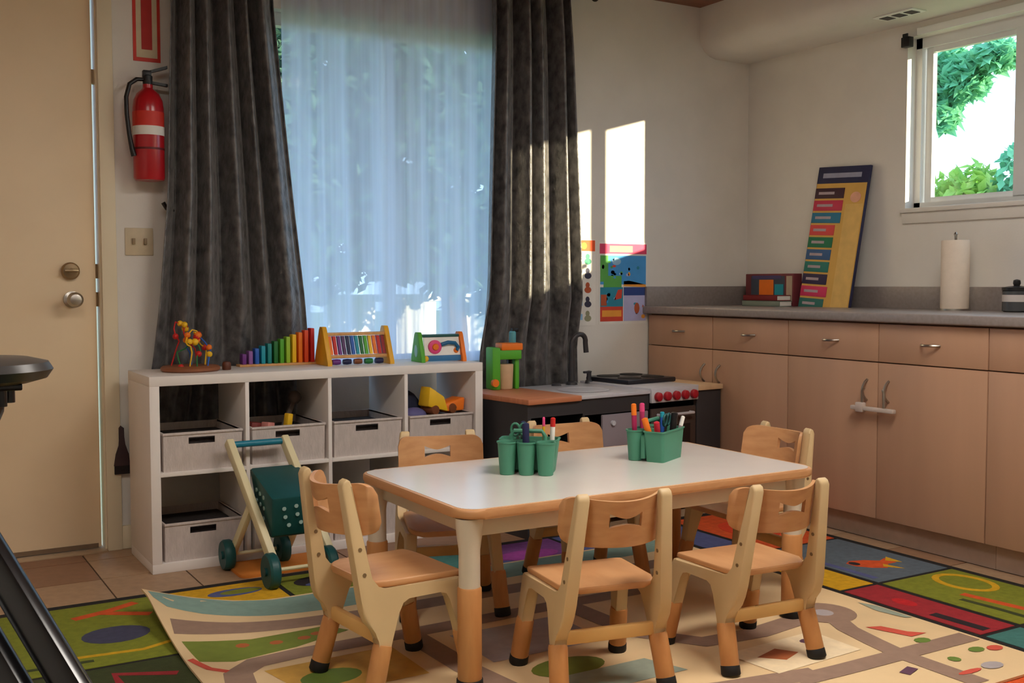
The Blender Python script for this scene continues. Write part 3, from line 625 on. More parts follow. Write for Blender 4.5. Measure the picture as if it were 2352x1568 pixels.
for k, m in enumerate(rb):
    h = .045+.105*(k/11)**.9; B().box(.004+k*.028, .022+k*.028, -.022, .022, .0095, .01+h, .003).make('slat', m, t)
t = thing('wooden_abacus', 'yellow-ended wooden abacus with colourful upright bars', 'toy', (1.86, 4.47, SH), math.radians(-2))
for s in (-.155, .135): B().prism([(-.075, 0), (.105, 0), (.105, .012), (.04, .155), (.03, .168), (.0, .168), (-.01, .155), (-.075, .012)], s, s+.022, 'yz', .003).make('end_panel', mat('toy_ochre', (226, 166, 36), .45), t)
B().box(-.135, .137, -.012, .022, .128, .142, .003).make('top_rail', WOOD, t)
B().box(-.135, .137, -.04, -.01, .030, .044, .003).make('bottom_rail', WOOD, t)
ab = [ORG, RED, PUR, cm('toy_grape', (84, 50, 96)), NAV, BLU, TEA, DGR, GRN, YEL, ORG, RED, cm('toy_crimson', (150, 26, 34))]
for k, m in enumerate(ab): B().hexa([(-.128+k*.0205, -.036, .046), (-.114+k*.0205, -.036, .046), (-.114+k*.0205, -.022, .046), (-.128+k*.0205, -.022, .046), (-.128+k*.0205, -.004, .126), (-.114+k*.0205, -.004, .126), (-.114+k*.0205, .012, .126), (-.128+k*.0205, .012, .126)]).make('bar', m, t)
for k, m in enumerate((PUR, NAV, BRN, DGR, NAV)): B().lathe([(.011, -.018), (.013, 0), (.011, .018)], 12, (-.1+k*.05, -.03, .014), 'x').make('roller', m, t)
t = thing('activity_frame', 'small A-frame activity toy with green and orange ends', 'toy', (2.255, 4.425, SH), math.radians(-4))
for s, m, hole in ((-.112, GRN, 1), (.092, ORG, 0)):
    B().prism([(-.06, 0), (.07, 0), (.07, .016), (.03, .125), (.02, .135), (-.01, .135), (-.02, .125), (-.06, .016)], s, s+.02, 'yz', .003).make('end_panel', m, t)
B().prism(circ(.005, .05, .018, .028, 18), -.1135, -.1115, 'yz').make('end_window', cm('toy_mint', (150, 200, 190)), t)
B().box(-.092, .092, -.02, .03, .112, .124, .003).make('top_bar', cm('toy_pine', (30, 84, 80)), t)
B().box(-.085, .092, -.042, -.03, .004, .03, .003).make('bottom_bar', cm('toy_steelblue', (52, 112, 160)), t)
B().hexa([(-.085, -.036, .03), (.09, -.036, .03), (.09, -.030, .03), (-.085, -.030, .03), (-.085, -.016, .112), (.09, -.016, .112), (.09, -.010, .112), (-.085, -.010, .112)]).make('panel', WHT, t)
for c, r, m in (((-.035, -.036, .068), .032, PNK), ((-.035, -.041, .068), .016, ORG), ((.07, -.036, .05), .012, ORG)): B().lathe([(r, .01), (r, 0), (r*.8, -.004)], 18, c, 'y').make('disc', m, t)
B().tube([(-.005, -.034, .078), (.03, -.034, .088), (.065, -.034, .084), (.08, -.035, .065), (.07, -.037, .05)], .009, 8).make('wave', cm('toy_ocean', (20, 96, 140)), t)
B().ball((-.085, -.045, .016), .014, 10).make('foot', YEL, t)

# ------------------------------------------------------------------ toy kitchen
KZ = .62
t = thing('toy_kitchen', 'charcoal toy kitchen with wood worktop, sink and stove beside the shelf', 'toy kitchen', (2.468, 3.985, 0), math.radians(6))
D, WK = .52, 1.235
B().box(0, .02, .01, D, 0, KZ-.025).make('side_panel', char_m, t)
B().box(1.062, WK, .01, .03, 0, KZ-.025, .002).make('corner_leg', char_m, t)
B().box(WK-.02, WK, .06, D, 0, KZ-.025).make('side_panel', char_m, t)
B().box(.02, WK-.02, D-.01, D, 0, KZ-.025).make('back_panel', charin_m, t)
B().box(.02, WK-.02, .02, D-.01, .04, .055).make('floor_board', charin_m, t)
for u in (.32, .72, 1.045): B().box(u, u+.016, .015, D-.01, .055, KZ-.025).make('divider', charin_m, t)
B().box(.02, .32, .012, .028, KZ-.085, KZ-.025).make('apron', char_m, t)
B().box(.32, .735, .012, .028, KZ-.095, KZ-.02).make('apron', char_m, t)
B().box(-.006, .302, -.004, D, KZ-.025, KZ, .004).make('wood_worktop', wtop_m, t)
B().box(.302, .735, .0, D, KZ-.02, KZ-.004, .003).make('sink_top', mat('pale_grey_top', (196, 192, 196), .3), t)
b = B(); N = 20
for z, sx, sy in ((KZ-.002, .13, .13),): pass
B().lathe([(.125, .0), (.12, .003), (.11, .002), (.10, -.001)], 28, (.50, .22, KZ-.002)).make('sink_bowl', silver_m, t)
fx, fy = .63, .46
pts = [(fx, fy, KZ-.005), (fx, fy, KZ+.15)]+[(fx+.045-.045*math.cos(a), fy-.01*math.sin(a), KZ+.205+.045*math.sin(a)) for a in [PI*k/10 for k in range(0, 11)]]+[(fx+.094, fy-.002, KZ+.155)]
fz = B().tube(pts, [.018, .014]+[.013]*11+[.014], 10).lathe([(.03, 0), (.028, .012), (.014, .02)], 18, (fx, fy, KZ-.004)).make('faucet', mat('dark_faucet', (58, 56, 58), .35), t)
B().lathe([(.022, 0), (.018, .014), (.012, .02), (.012, .055), (.016, .062), (.004, .066)], 14, (fx+.115, fy, KZ-.004)).box(fx+.08, fx+.12, fy-.008, fy+.008, KZ+.048, KZ+.06, .003).make('tap_handle', mat('dark_faucet', (58, 56, 58)), t)
B().lathe([(.026, 0), (.02, .01), (.008, .014)], 16, (fx-.1, fy, KZ-.004)).make('tap_knob', mat('dark_faucet', (58, 56, 58)), t)
B().box(.735, 1.06, -.004, D, KZ-.02, KZ+.006, .003).make('stove_top', silver_m, t)
B().box(.765, 1.10, .19, D-.01, KZ+.005, KZ+.03, .008).make('cooktop', mat('black_cooktop', (34, 33, 38), .3), t)
for u, v in ((.85, .27), (1.01, .27), (.85, .43), (1.01, .43)): B().lathe([(.06, .0), (.06, .004), (.045, .005)], 20, (u, v, KZ+.029)).make('burner', charin_m, t)
B().box(.735, 1.055, -.008, .01, KZ-.066, KZ-.004, .004).make('control_panel', silver_m, t)
for k in range(5): B().lathe([(.021, -.004), (.023, -.008), (.021, -.022), (.016, -.026)], 18, (.772+k*.061, -.004, KZ-.036), 'y').make('knob', mat('knob_red', (172, 26, 40), .4), t)
B().box(1.06, WK+.004, -.002, D, KZ-.025, KZ, .003).make('end_worktop', mat('pale_end_top', (208, 176, 138), .5), t)
B().box(.43, .72, .0, .015, .10, KZ-.10, .004).make('cupboard_door', gdoor_m, t)
B().box(.74, 1.045, .0, .015, .10, KZ-.095, .004).make('oven_door', mat('oven_brown', (70, 56, 50), .4), t)
B().box(.78, 1.005, -.003, .002, .20, KZ-.18, .002).make('oven_window', mat('oven_glass', (34, 26, 24), .15), t)
B().tube([(.78, -.002, KZ-.125), (.78, -.03, KZ-.125), (1.0, -.03, KZ-.125), (1.0, -.002, KZ-.125)], .007, 8).make('oven_handle', silver_m, t)
B().lathe([(.012, .002), (.012, -.012)], 12, (.49, 0, KZ-.14), 'y').make('door_knob', silver_m, t)
def kloc(u, v, z):
    c, s = math.cos(math.radians(6)), math.sin(math.radians(6)); return (2.468+u*c-v*s, 3.985+u*s+v*c, z)
t = thing('toy_coffee_maker', 'green and orange toy coffee maker on the wood worktop', 'toy', kloc(.205, .455, KZ), math.radians(-8)); t.scale = (1.05, 1.0, 1.15)
B().box(-.075, -.035, -.04, .05, 0, .175, .006).make('back', GRN, t)
B().box(-.04, .07, -.04, .05, .125, .165, .006).make('head', GRN, t)
B().box(-.03, .075, -.042, .045, .163, .192, .005).make('top_cap', ORG, t)
B().box(.045, .065, -.02, .04, .0, .13, .004).make('side_post', GRN, t)
B().lathe([(.032, 0), (.034, .004), (.038, .10), (.036, .104)], 18, (.003, 0, .001)).make('cup', mat('toy_cup', (206, 170, 132), .5), t)
B().lathe([(.016, -.012), (.016, .012)], 14, (-.065, -.045, .03), 'y').make('dial', ORG, t)
t = thing('spray_bottle', 'dark bottle with a teal cap behind the toy coffee maker', 'bottle', kloc(.275, .485, KZ)); t.scale = (1, 1, 1.15)
B().lathe([(.028, 0), (.03, .006), (.03, .15), (.02, .175), (.013, .19)], 16).make('bottle_body', mat('dark_bottle', (36, 34, 40), .3), t)
B().lathe([(.015, .188), (.017, .192), (.017, .235), (.012, .24)], 14).make('cap', cm('cap_teal', (90, 160, 170)), t)
B().box(-.006, .03, -.008, .008, .236, .252, .003).make('nozzle', black_m, t)

# ------------------------------------------------------------------ toy cart
t = thing('toy_cart', 'cream toy cart with deep teal basket and blue handle before the shelf', 'toy cart', (1.25, 3.9, 0))
O = Vector((1.25, 3.9, 0))
def L3(p): return tuple(Vector(p)-O)
def bar(pa, pb, w, dpt):
    pa, pb = Vector(L3(pa)), Vector(L3(pb)); d = (pb-pa).normalized(); sx = Vector((1, .1, 0)).normalized()*dpt/2; n = d.cross(sx).normalized()*w/2
    return [pa-sx-n, pa+sx-n, pa+sx+n, pa-sx+n, pb-sx-n, pb+sx-n, pb+sx+n, pb-sx+n]
for dx, tw in ((0, 0), (.225, 0)):
    H_, N_, M_, W_ = (1.222+dx, 4.2, .495), (1.272+dx, 3.83, .07), (1.252+dx, 4.045, .285), (1.213+dx, 4.19, .06)
    b = B().hexa([tuple(v) for v in bar((1.213+dx, 4.215, .505), N_, .042, .03)], .006).hexa([tuple(v) for v in bar(M_, W_, .034, .024)], .005)
    b.make('side_frame', cream_m, t)
    for (x, y, z) in (N_, W_):
        r = .068 if y < 4 else .06
        c = L3((x-.02, y, r)); wh = B().lathe([(r*.5, -.018), (r*.9, -.02), (r, -.012), (r, .012), (r*.9, .02), (r*.5, .018)], 24, c, 'x').make('wheel', dteal_m, t)
        B().lathe([(.016, -.026), (.016, .026)], 14, c, 'x').make('hub', dteal_m, wh)
B().tube([L3((1.225, 4.205, .492)), L3((1.442, 4.205, .492))], .013, 12).make('handle_bar', bteal_m, t)
B().tube([L3((1.215, 4.19, .06)), L3((1.44, 4.19, .06))], .007, 8).make('axle', cream_m, t)
B().tube([L3((1.272, 3.83, .07)), L3((1.497, 3.83, .07))], .007, 8).make('axle', cream_m, t)
def hx(x0, x1, a, bq, zb0, ya, yb, zt0, zt1, ins):
    return [L3(p) for p in ((x0+ins, a, zb0), (x1-ins, a, zb0), (x1-ins, bq, zb0), (x0+ins, bq, zb0), (x0, ya, zt0), (x1, ya, zt0), (x1, yb, zt1), (x0, yb, zt1))]
bk = B().hexa(hx(1.268, 1.468, 3.93, 4.07, .165, 3.86, 4.13, .33, .41, .018), .012).make('basket', dteal_m, t)
spots = B()
for p, q in ((.25, .75), (.5, .8), (.75, .85), (.3, .5), (.55, .55), (.8, .6), (.4, .25), (.65, .3)):
    # dots on the face toward the camera (y-front) in the face's own frame
    x = 1.275+.186*p; z = .18+.14*q; y = 3.93-.07*(z-.165)/.165
    B().prism(circ(x-O.x, z, .008, .008, 10), y-O.y-.003, y-O.y+.004, 'xz').make('perforation', cm('perforation_pale', (150, 176, 168)), bk)
    yy = 3.92+.17*p+.0; zz = .19+.17*q; xx = 1.286-.018*(zz-.165)/.2
    B().prism(circ(yy-O.y, zz, .008, .008, 10), xx-O.x-.004, xx-O.x+.004, 'yz').make('perforation', cm('perforation_pale', (150, 176, 168)), bk)
tag(B().prism(rrect(1.2, 1.62, 4.02, 4.245, .03), 0, .012, 'xy', .002).make('floor_cushion', mat('orange_foam', (206, 122, 44), .8, .08, 12)), 'orange foam mat on the tiles under the toy cart', 'mat')

# ------------------------------------------------------------------ child table
t = thing('child_table', 'white-topped rectangular child table with tan edge', 'table', (2.02, 2.88, .018))
hx_, hy, TZ = .668, .368, .502
B().prism(rrect(-hx_, hx_, -hy, hy, .065, 8), TZ-.028, TZ-.001, 'xy', .008, seg=3).make('edge_band', tan_m, t)
B().prism(rrect(-hx_+.012, hx_-.012, -hy+.012, hy-.012, .055, 8), TZ-.004, TZ, 'xy').make('table_top', tabtop_m, t)
b = B().box(-.6, .6, -.318, -.298, TZ-.085, TZ-.028, .003).box(-.6, .6, .298, .318, TZ-.085, TZ-.028, .003).box(-.615, -.595, -.3, .3, TZ-.085, TZ-.028, .003).box(.595, .615, -.3, .3, TZ-.085, TZ-.028, .003)
b.make('apron', apron_m, t)
for sx in (-1, 1):
    for sy in (-1, 1):
        x, y = (-.622 if sx < 0 else .6), sy*.312
        lg = B().lathe([(.03, .1), (.03, TZ-.12), (.036, TZ-.075), (.04, TZ-.03)], 20, (x, y, 0)).make('leg', apron_m, t)
        B().lathe([(.032, .018), (.034, .022), (.034, .275), (.031, .28)], 20, (x, y, 0)).make('leg_sleeve', sleeve_m, lg)
        B().lathe([(.036, 0), (.038, .004), (.037, .022), (.033, .024)], 20, (x, y, 0)).make('foot_cap', rubber_m, lg)

# ------------------------------------------------------------------ child chairs
def make_chair(label, loc, rz, sz=1.):
    t = thing('child_chair', label, 'chair', loc, rz, 'child chairs around the table'); t.scale = (1, 1, sz)
    pf = lambda z: -.148-(z-.30)*.155
    outline = [(-.228, .560), (-.187, .272), (-.183, .238), (-.172, .210), (-.150, .186), (-.134, .162), (-.144, .12), (-.108, .12), (-.098, .16), (-.082, .225), (-.066, .252), (-.045, .262), (.055, .262), (.078, .255), (.090, .235),
               (.112, .12), (.154, .12), (.140, .2), (.136, .268), (.128, .283), (.112, .288), (-.118, .288), (-.138, .295), (-.158, .320), (-.199, .562), (-.204, .574), (-.212, .579), (-.222, .574)]
    for s in (-1, 1):
        sh = lambda x, y, z, s=s: (s*(.160-.040*z/.56)+x, y, z)
        f = B().prism(outline, -.0175, .0175, 'yz', .006, fn=sh, seg=3).make('side_frame', beige_m, t)
        for z, y in ((.40, -.182), (.335, -.172)): B().lathe([(.0055, -.0190), (.0055, .0190)], 10, (s*(.160-.040*z/.56), y-.003, z), 'x').make('bolt', mat('bolt_brown', (120, 96, 66), .5), f)
        for y1_, y0_ in ((-.1205, -.161), (.128, .160)):
            def P(z, s=s, a=y1_, c=y0_): return (s*(.160-.040*z/.56), c+(a-c)*z/.145, z)
            lg = B().tube([P(.018), P(.024), P(.138), P(.146)], [.024, .0265, .0265, .0245], 16).make('leg_sleeve', sleeve_m, t)
            B().tube([P(0), P(.004), P(.026), P(.03)], [.0255, .028, .0275, .025], 16).make('foot_cap', rubber_m, lg)
    B().box(-.150, .150, -.132, -.110, .143, .181, .005).make('stretcher', mat('stretcher_tan', (220, 176, 110), .45, .05, 8), t)
    # seat: rounded slab, dished, waterfall front
    poly = rrect(-.150, .150, -.145, .148, .045, 6)
    def dish(x, y, z): return (x*(1-.10*max(0, -y/.145)), y, z-.006*(1-(x/.15)**2)-.012*max(0, (y-.08)/.07)**2)
    B().prism(poly, .290, .308, 'xy', .006, fn=dish, seg=3).make('seat', tan_m, t)
    cols = []; HW = .047
    xs_ = sorted({round(-.152+.304*i/48, 5) for i in range(49)} | {-HW-.0002, -HW, HW, HW+.0002})
    for x in xs_:
        a = max(0, (abs(x)-.117)/.035); rr = .035*(1-math.sqrt(max(0, 1-a*a)))
        z0_, z1_ = .428+rr, .570-rr-.014*(1-(x/.152)**2); zc = .500
        if abs(x) <= HW:
            q = abs(x)/HW; cols.append((x, [(z0_, zc-.008-.010*q**1.6), (zc+.008+.015*q**1.6, z1_)]))
        else: cols.append((x, [(z0_, min(max(zc, z0_+.001), z1_-.001)), (min(max(zc, z0_+.001), z1_-.001), z1_)]))
    B().cpanel(cols, lambda x, z: pf(z)+.004-.058+.092*(x/.152)**2, .013).make('backrest', tan_m, t, 60)
    return t
ZM = .018
chairs = [('tan child chair in front of the table, nearer its left end', (1.736, 2.472), -11, .975),
          ('tan child chair in front of the table, nearer its right end', (2.245, 2.41), -4, .95),
          ('tan child chair turned sideways at the left end of the table', (1.258, 2.757), -85, 1.04),
          ('tan child chair behind the table, its back before the cube shelf', (1.695, 3.27), 180-18, 1.),
          ('tan child chair behind the table, its back before the toy kitchen', (2.30, 3.306), 180-4, 1.),
          ('tan child chair at the right end of the table, near the cabinets', (2.742, 2.947), 90-4, 1.)]
for lb, (x, y), a, sz in chairs: make_chair(lb, (x, y, ZM), math.radians(a), sz)

# ------------------------------------------------------------------ art caddies
def make_caddy(label, x, y, a):
    t = thing('art_caddy', label, 'caddy', (x, y, .52), math.radians(a), 'teal art caddies on the table')
    for k in (-1, 0, 1):
        c = (k*.062, -.042, 0)
        B().lathe([(.022, 0), (.024, .002), (.031, .1), (.034, .102), (.034, .106), (.029, .106), (.027, .1), (.021, .006), (.004, .005)], 20, c).make('cup', teal_m, t)
    # rectangular bin
    o_ = rrect(-.095, .095, .0, .075, .012, 4)
    def tp(x, y, z): k = .86+.14*z/.106; return (x*k, .0375+(y-.0375)*k, z)
    b = B(); bm = b.bm
    def ring(pts, z): return [bm.verts.new(tp(u, v, z)) for u, v in pts]
    i_ = rrect(-.091, .091, .004, .071, .010, 4); r = [ring(o_, 0), ring(o_, .1), ring(rrect(-.098, .098, -.003, .078, .013, 4), .102), ring(rrect(-.098, .098, -.003, .078, .013, 4), .106), ring(i_, .106), ring(i_, .005)]
    for p, q in zip(r, r[1:]):
        n = len(p)
        for k in range(n): bm.faces.new((p[k], p[(k+1) % n], q[(k+1) % n], q[k]))
    bm.faces.new(r[0][::-1]); bm.faces.new(r[-1])
    b.make('rectangular_cup', teal_m, t)
    B().box(-.085, .085, -.012, .003, .01, .09, .002).make('spine', teal_m, t)
    B().tube([(-.055, -.005, .085), (-.055, -.005, .12), (-.045, -.005, .135), (.045, -.005, .135), (.055, -.005, .12), (.055, -.005, .085)], .007, 8).make('handle', teal_m, t)
    return t
CA, CB = (1.815, 2.935, -40), (2.335, 2.945, 208)
make_caddy('teal art caddy showing its round cups, nearer the left of the table', *CA)
make_caddy('teal art caddy showing its square bin, nearer the right of the table', *CB)
def cad(c, u, v, z):
    a = math.radians(c[2]); return Vector((c[0]+u*math.cos(a)-v*math.sin(a), c[1]+u*math.sin(a)+v*math.cos(a), .52+z))
def stick(name, label, cat, c, u, v, z0, ln, r, tilt, body, tip, tipl=.02):
    p = cad(c, u, v, z0); d = Vector((tilt[0], tilt[1], 1)).normalized(); q = p+d*ln
    t = thing(name, label, cat, tuple(p))
    B().tube([(0, 0, 0), tuple(d*(ln-tipl))], r, 10).make('barrel', body, t)
    B().tube([tuple(d*(ln-tipl)), tuple(d*(ln-.003)), tuple(d*ln)], [r*1.05, r, r*.5], 10).make('tip', tip, t)
stick('marker', 'navy marker pen in the caddy with round cups', 'marker', CA, 0, -.042, .01, .155, .011, (.02, .06), NAV, NAV)
stick('pencil', 'yellow pencil with pink eraser in the caddy with round cups', 'pencil', CA, .045, .04, .01, .165, .0045, (.0, .0), YEL, PNK, .03)
stick('crayon_stick', 'white brush with red end in the caddy with round cups', 'brush', CA, .07, .03, .01, .165, .008, (.05, .0), WHT, RED, .03)
stick('marker', 'dark plum marker in the back of the caddy with round cups', 'marker', CA, -.02, .045, .01, .15, .008, (-.02, .0), cm('plum', (70, 40, 60)), NAV)
stick('glue_stick', 'cream glue stick in the caddy with round cups', 'glue', CA, -.01, .035, .01, .115, .011, (-.05, .1), cm('glue_cream', (214, 206, 160)), WHT)
def scissors(label, c, u, v, tilt, m):
    p = cad(c, u, v, .012); t = thing('scissors', label, 'scissors', tuple(p)); t.rotation_euler = (tilt, 0, math.radians(c[2]))
    for s in (-1, 1):
        B().tube([(s*.014+.014*math.cos(a), 0, .125+.02*math.sin(a)) for a in [2*PI*k/14 for k in range(15)]], .0042, 8, False).make('finger_loop', m, t)
        B().hexa([(-.003, s*.0012-.001, 0), (.003, s*.0012-.001, 0), (.003, s*.0012+.001, 0), (-.003, s*.0012+.001, 0), (s*.008-.005, s*.0012-.001, .11), (s*.008+.005, s*.0012-.001, .11), (s*.008+.005, s*.0012+.001, .11), (s*.008-.005, s*.0012+.001, .11)]).make('blade', metal_m, t)
scissors('green scissors standing in the caddy with round cups', CA, -.03, .03, .12, teal_m)
scissors('dark green scissors standing in the caddy with the square bin', CB, -.01, .03, -.1, dteal_m)
stick('marker', 'magenta marker with orange end in the far cup beside the square bin', 'marker', CB, .062, -.042, .01, .185, .009, (-.03, .02), cm('magenta', (170, 36, 86)), ORG, .04)
stick('marker', 'tall pink marker beside the square bin', 'marker', CB, 0, -.042, .01, .18, .009, (.02, .06), cm('deep_pink', (186, 50, 100)), PNK, .03)
stick('marker', 'orange marker leaning across the square bin', 'marker', CB, .05, .03, .01, .145, .011, (-.28, .12), RED, ORG, .07)
stick('marker', 'red marker leaning in the square bin', 'marker', CB, .03, .035, .01, .13, .010, (-.2, -.1), cm('rose_red', (196, 40, 60)), cm('rose_red', (196, 40, 60)), .03)
stick('marker', 'blue marker at the far side of the square bin', 'marker', CB, -.03, .02, .01, .15, .008, (.06, .1), BLU, TEA)
stick('marker', 'black marker leaning in the square bin', 'marker', CB, -.04, .045, .01, .15, .012, (.10, -.02), black_m, black_m)
stick('marker', 'white-tipped marker leaning out of the right side of the square bin', 'marker', CB, -.05, .05, .01, .14, .007, (.30, -.05), cm('grey_marker', (140, 130, 130)), WHT, .035)

# ------------------------------------------------------------------ rugs
RX0, RX1, RY0, RY1 = -.45, 3.662, .95, 3.99
rug = thing('alphabet_rug', 'large black-bordered rug of bright letter and picture squares', 'rug', (0, 0, 0))
wool = lambda n, c: mat(n, c, .95, .12, 40, .4, 300)
B().prism(rrect(RX0, RX1, RY0, RY1, .03), 0, .006, 'xy').make('rug_base', wool('rug_black', (30, 27, 26)), rug)
c_gr, c_ye, c_bl, c_rd, c_or, c_pu, c_te, c_dg, c_gy = [wool(n, c) for n, c in (('rug_green', (126, 132, 36)), ('rug_yellow', (214, 164, 24)), ('rug_blue', (84, 92, 140)), ('rug_red', (158, 40, 48)), ('rug_orange', (214, 84, 34)), ('rug_purple', (120, 66, 128)), ('rug_teal', (64, 118, 112)), ('rug_dark_green', (58, 66, 32)), ('rug_slate', (92, 104, 114)))]
def patch(x0, x1, y0, y1, m): return B().box(x0, x1, y0, y1, .005, .0078).make('patch', m, rug)
def flat(name, poly, m, z=.0084, par=None): return B().prism(poly, .006, z, 'xy').make(name, m, par or rug)
def strip(name, pts, w, m, z=.0086, closed=False): return B().ribbon(pts, w, .006, z, closed).make(name, m, rug)
# right column
ys = [1.0, 1.555, 2.13, 2.71, 3.29, 3.945]
for k, m in enumerate((c_bl, c_rd, c_gr, c_gy, c_or)): patch(3.225, 3.622, ys[k]+.01, ys[k+1]-.01, m)
for k, m in enumerate((c_gr, c_te, c_rd, c_ye, c_bl)): patch(3.02, 3.195, ys[k]+.01, ys[k+1]-.01, m)
# back row
xs = [-.41, .2, .845, 1.285, 1.66, 2.1, 2.55, 3.0]
for k, m in enumerate((c_rd, c_gr, c_ye, c_gr, c_te, c_pu, c_bl)): patch(xs[k]+.01, xs[k+1]-.01, 3.29 if k < 2 else 3.46, 3.945, m)
# left column
for k, (a, c_, m) in enumerate(((2.64, 3.27, c_dg), (2.0, 2.62, c_ye), (1.35, 1.98, c_te))): patch(.21, .835, a, c_, m); patch(-.4, .19, a, c_, (c_or, c_gr, c_pu)[k])
for i in range(4):
    for j in range(3): patch(.87+i*.53, 1.38+i*.53, 1.0+j*.8, 1.77+j*.8, (c_gr, c_ye, c_or, c_te, c_bl)[(i*2+j) % 5])
# prints on the squares
strip('letter', [(.56, 3.80), (.68, 3.84), (.78, 3.895)], .036, c_or); strip('letter', [(.655, 3.825), (.80, 3.735)], .034, c_or, .0090)
flat('print_oval', circ(.655, 3.57, .105, .085), wool('rug_indigo', (66, 68, 92)))
strip('print_line', [(.5, 3.40), (.7, 3.38), (.8, 3.42)], .02, c_ye)
strip('letter', [(.58, 3.05), (.58, 3.2), (.74, 3.12)], .03, c_rd)
strip('print_line', [(.3, 3.36), (.55, 3.35)], .02, c_dg)
flat('print_oval', circ(1.12, 3.84, .10, .045), c_bl); flat('print_oval', circ(1.14, 3.84, .075, .026), c_gr, .0090)
flat('print_oval', circ(1.45, 3.83, .11, .07), wool('rug_ink', (40, 32, 36))); flat('print_oval', circ(1.46, 3.79, .09, .03), c_bl, .0090)
flat('print_fish', [(3.33, 2.97), (3.37, 2.99), (3.43, 2.97), (3.48, 2.93), (3.53, 2.95), (3.52, 2.88), (3.47, 2.88), (3.42, 2.84), (3.37, 2.87), (3.33, 2.92)], c_or)
flat('print_fin', [(3.42, 2.86), (3.47, 2.80), (3.45, 2.89)], c_ye, .0090); flat('print_eye', circ(3.355, 2.95, .02, .025), wool('rug_ink', (40, 32, 36)), .0090)
flat('print_fin', [(3.50, 2.92), (3.55, 2.96), (3.54, 2.87)], c_ye, .0090)
strip('print_line', [(3.25, 3.1), (3.26, 2.95), (3.26, 2.76)], .03, c_bl)
strip('letter', [(3.50+.085*math.cos(a), 2.55+.115*math.sin(a)) for a in [2*PI*k/24 for k in range(24)]], .026, c_ye, .0088, True)
strip('print_line', [(3.36, 2.46), (3.38, 2.3), (3.40, 2.16)], .035, c_or); strip('print_line', [(3.30, 2.42), (3.31, 2.28), (3.31, 2.15)], .025, c_dg)
flat('print_mark', circ(3.10, 2.50, .03, .05), wool('rug_scarlet', (196, 30, 36))); strip('print_line', [(3.07, 2.36), (3.08, 2.16)], .04, wool('rug_ink', (40, 32, 36)))
flat('print_oval', circ(2.32, 3.75, .14, .07), wool('rug_magenta', (150, 60, 140)), .0088); flat('print_oval', circ(2.17, 3.66, .05, .05), c_bl, .0090)
flat('print_oval', circ(3.42, 3.62, .12, .16), wool('rug_flame', (214, 64, 30)), .0088)

mt = thing('road_play_mat', 'cream play mat printed with grey roads under the child table', 'play mat', (0, 0, 0))
MX0, MX1, MY0, MY1 = .775, 2.965, 1.84, 3.66
cream = mat('mat_cream', (226, 196, 150), .7, .05, 6)
def curl(x, y): # back-left corner of the mat lifts off the rug
    k = max(0, 1-(x-MX0)/.42)*max(0, 1-(MY1-y)/.55); return .075*k**1.6
bm = B().bm; NX, NY = 60, 50; top = []; bot = []
for j in range(NY+1):
    tr_, br_ = [], []
    for i in range(NX+1):
        x = MX0+(MX1-MX0)*i/NX; y = MY0+(MY1-MY0)*j/NY; y += .10*max(0, 1-(x-MX0)/.5)**2*max(0, (y-3.2)/.46); z = curl(x, min(y, MY1))
        tr_.append(bm.verts.new((x, y, .0165+z))); br_.append(bm.verts.new((x, y, .0095+z)))
    top.append(tr_); bot.append(br_)
for j in range(NY):
    for i in range(NX):
        bm.faces.new((top[j][i], top[j][i+1], top[j+1][i+1], top[j+1][i])); bm.faces.new((bot[j][i], bot[j+1][i], bot[j+1][i+1], bot[j][i+1]))
for i in range(NX): bm.faces.new((top[0][i], bot[0][i], bot[0][i+1], top[0][i+1])); bm.faces.new((top[NY][i], top[NY][i+1], bot[NY][i+1], bot[NY][i]))
for j in range(NY): bm.faces.new((top[j][0], top[j+1][0], bot[j+1][0], bot[j][0])); bm.faces.new((top[j][NX], bot[j][NX], bot[j+1][NX], top[j+1][NX]))
wr = B(); wr.bm.free(); wr.bm = bm; wr.make('mat_sheet', cream, mt)
def mwarp(x, y): return (x, y+.10*max(0, 1-(x-MX0)/.5)**2*max(0, (y-3.2)/.46))
mc = lambda n, c: mat(n, c, .75, .07, 30)
road = mc('mat_road', (150, 122, 104)); pond = mc('mat_pond', (132, 160, 148)); lawn = mc('mat_grass', (116, 128, 48)); m_rd = mc('mat_red', (206, 84, 66)); m_yl = mc('mat_yellow', (206, 160, 74)); m_pu = mc('mat_purple', (96, 62, 82)); m_gy = mc('mat_grey', (170, 160, 160)); m_te = mc('mat_teal', (150, 160, 144)); m_dg = mc('mat_green', (104, 128, 52)); m_br = mc('mat_rust', (176, 96, 50)); m_lc = mc('mat_light', (236, 214, 176))
LAY = [0]
def mprint(name, poly, m, step=.06):
    # subdivided flat print following the mat surface
    LAY[0] += 1; zz = .0168+.00006*LAY[0]; bm = bmesh.new()
    f = bm.faces.new([bm.verts.new((x, y, 0)) for x, y in poly])
    bmesh.ops.triangulate(bm, faces=[f])
    for _ in range(4):
        es = [e for e in bm.edges if e.calc_length() > step and min(v.co.x for v in e.verts) < 1.3 and max(v.co.y for v in e.verts) > 3.0]
        if not es: break
        bmesh.ops.subdivide_edges(bm, edges=es, cuts=1); bmesh.ops.triangulate(bm, faces=bm.faces)
    for v in bm.verts:
        x, y = mwarp(v.co.x, v.co.y); v.co = (x, y, zz+curl(x, min(y, MY1)))
    w = B(); w.bm.free(); w.bm = bm; bmesh.ops.recalc_face_normals(bm, faces=bm.faces)
    me = bpy.data.meshes.new(name); bm.to_mesh(me); bm.free(); me.materials.append(m); o = bpy.data.objects.new(name, me); COL.objects.link(o); o.parent = mt; return o
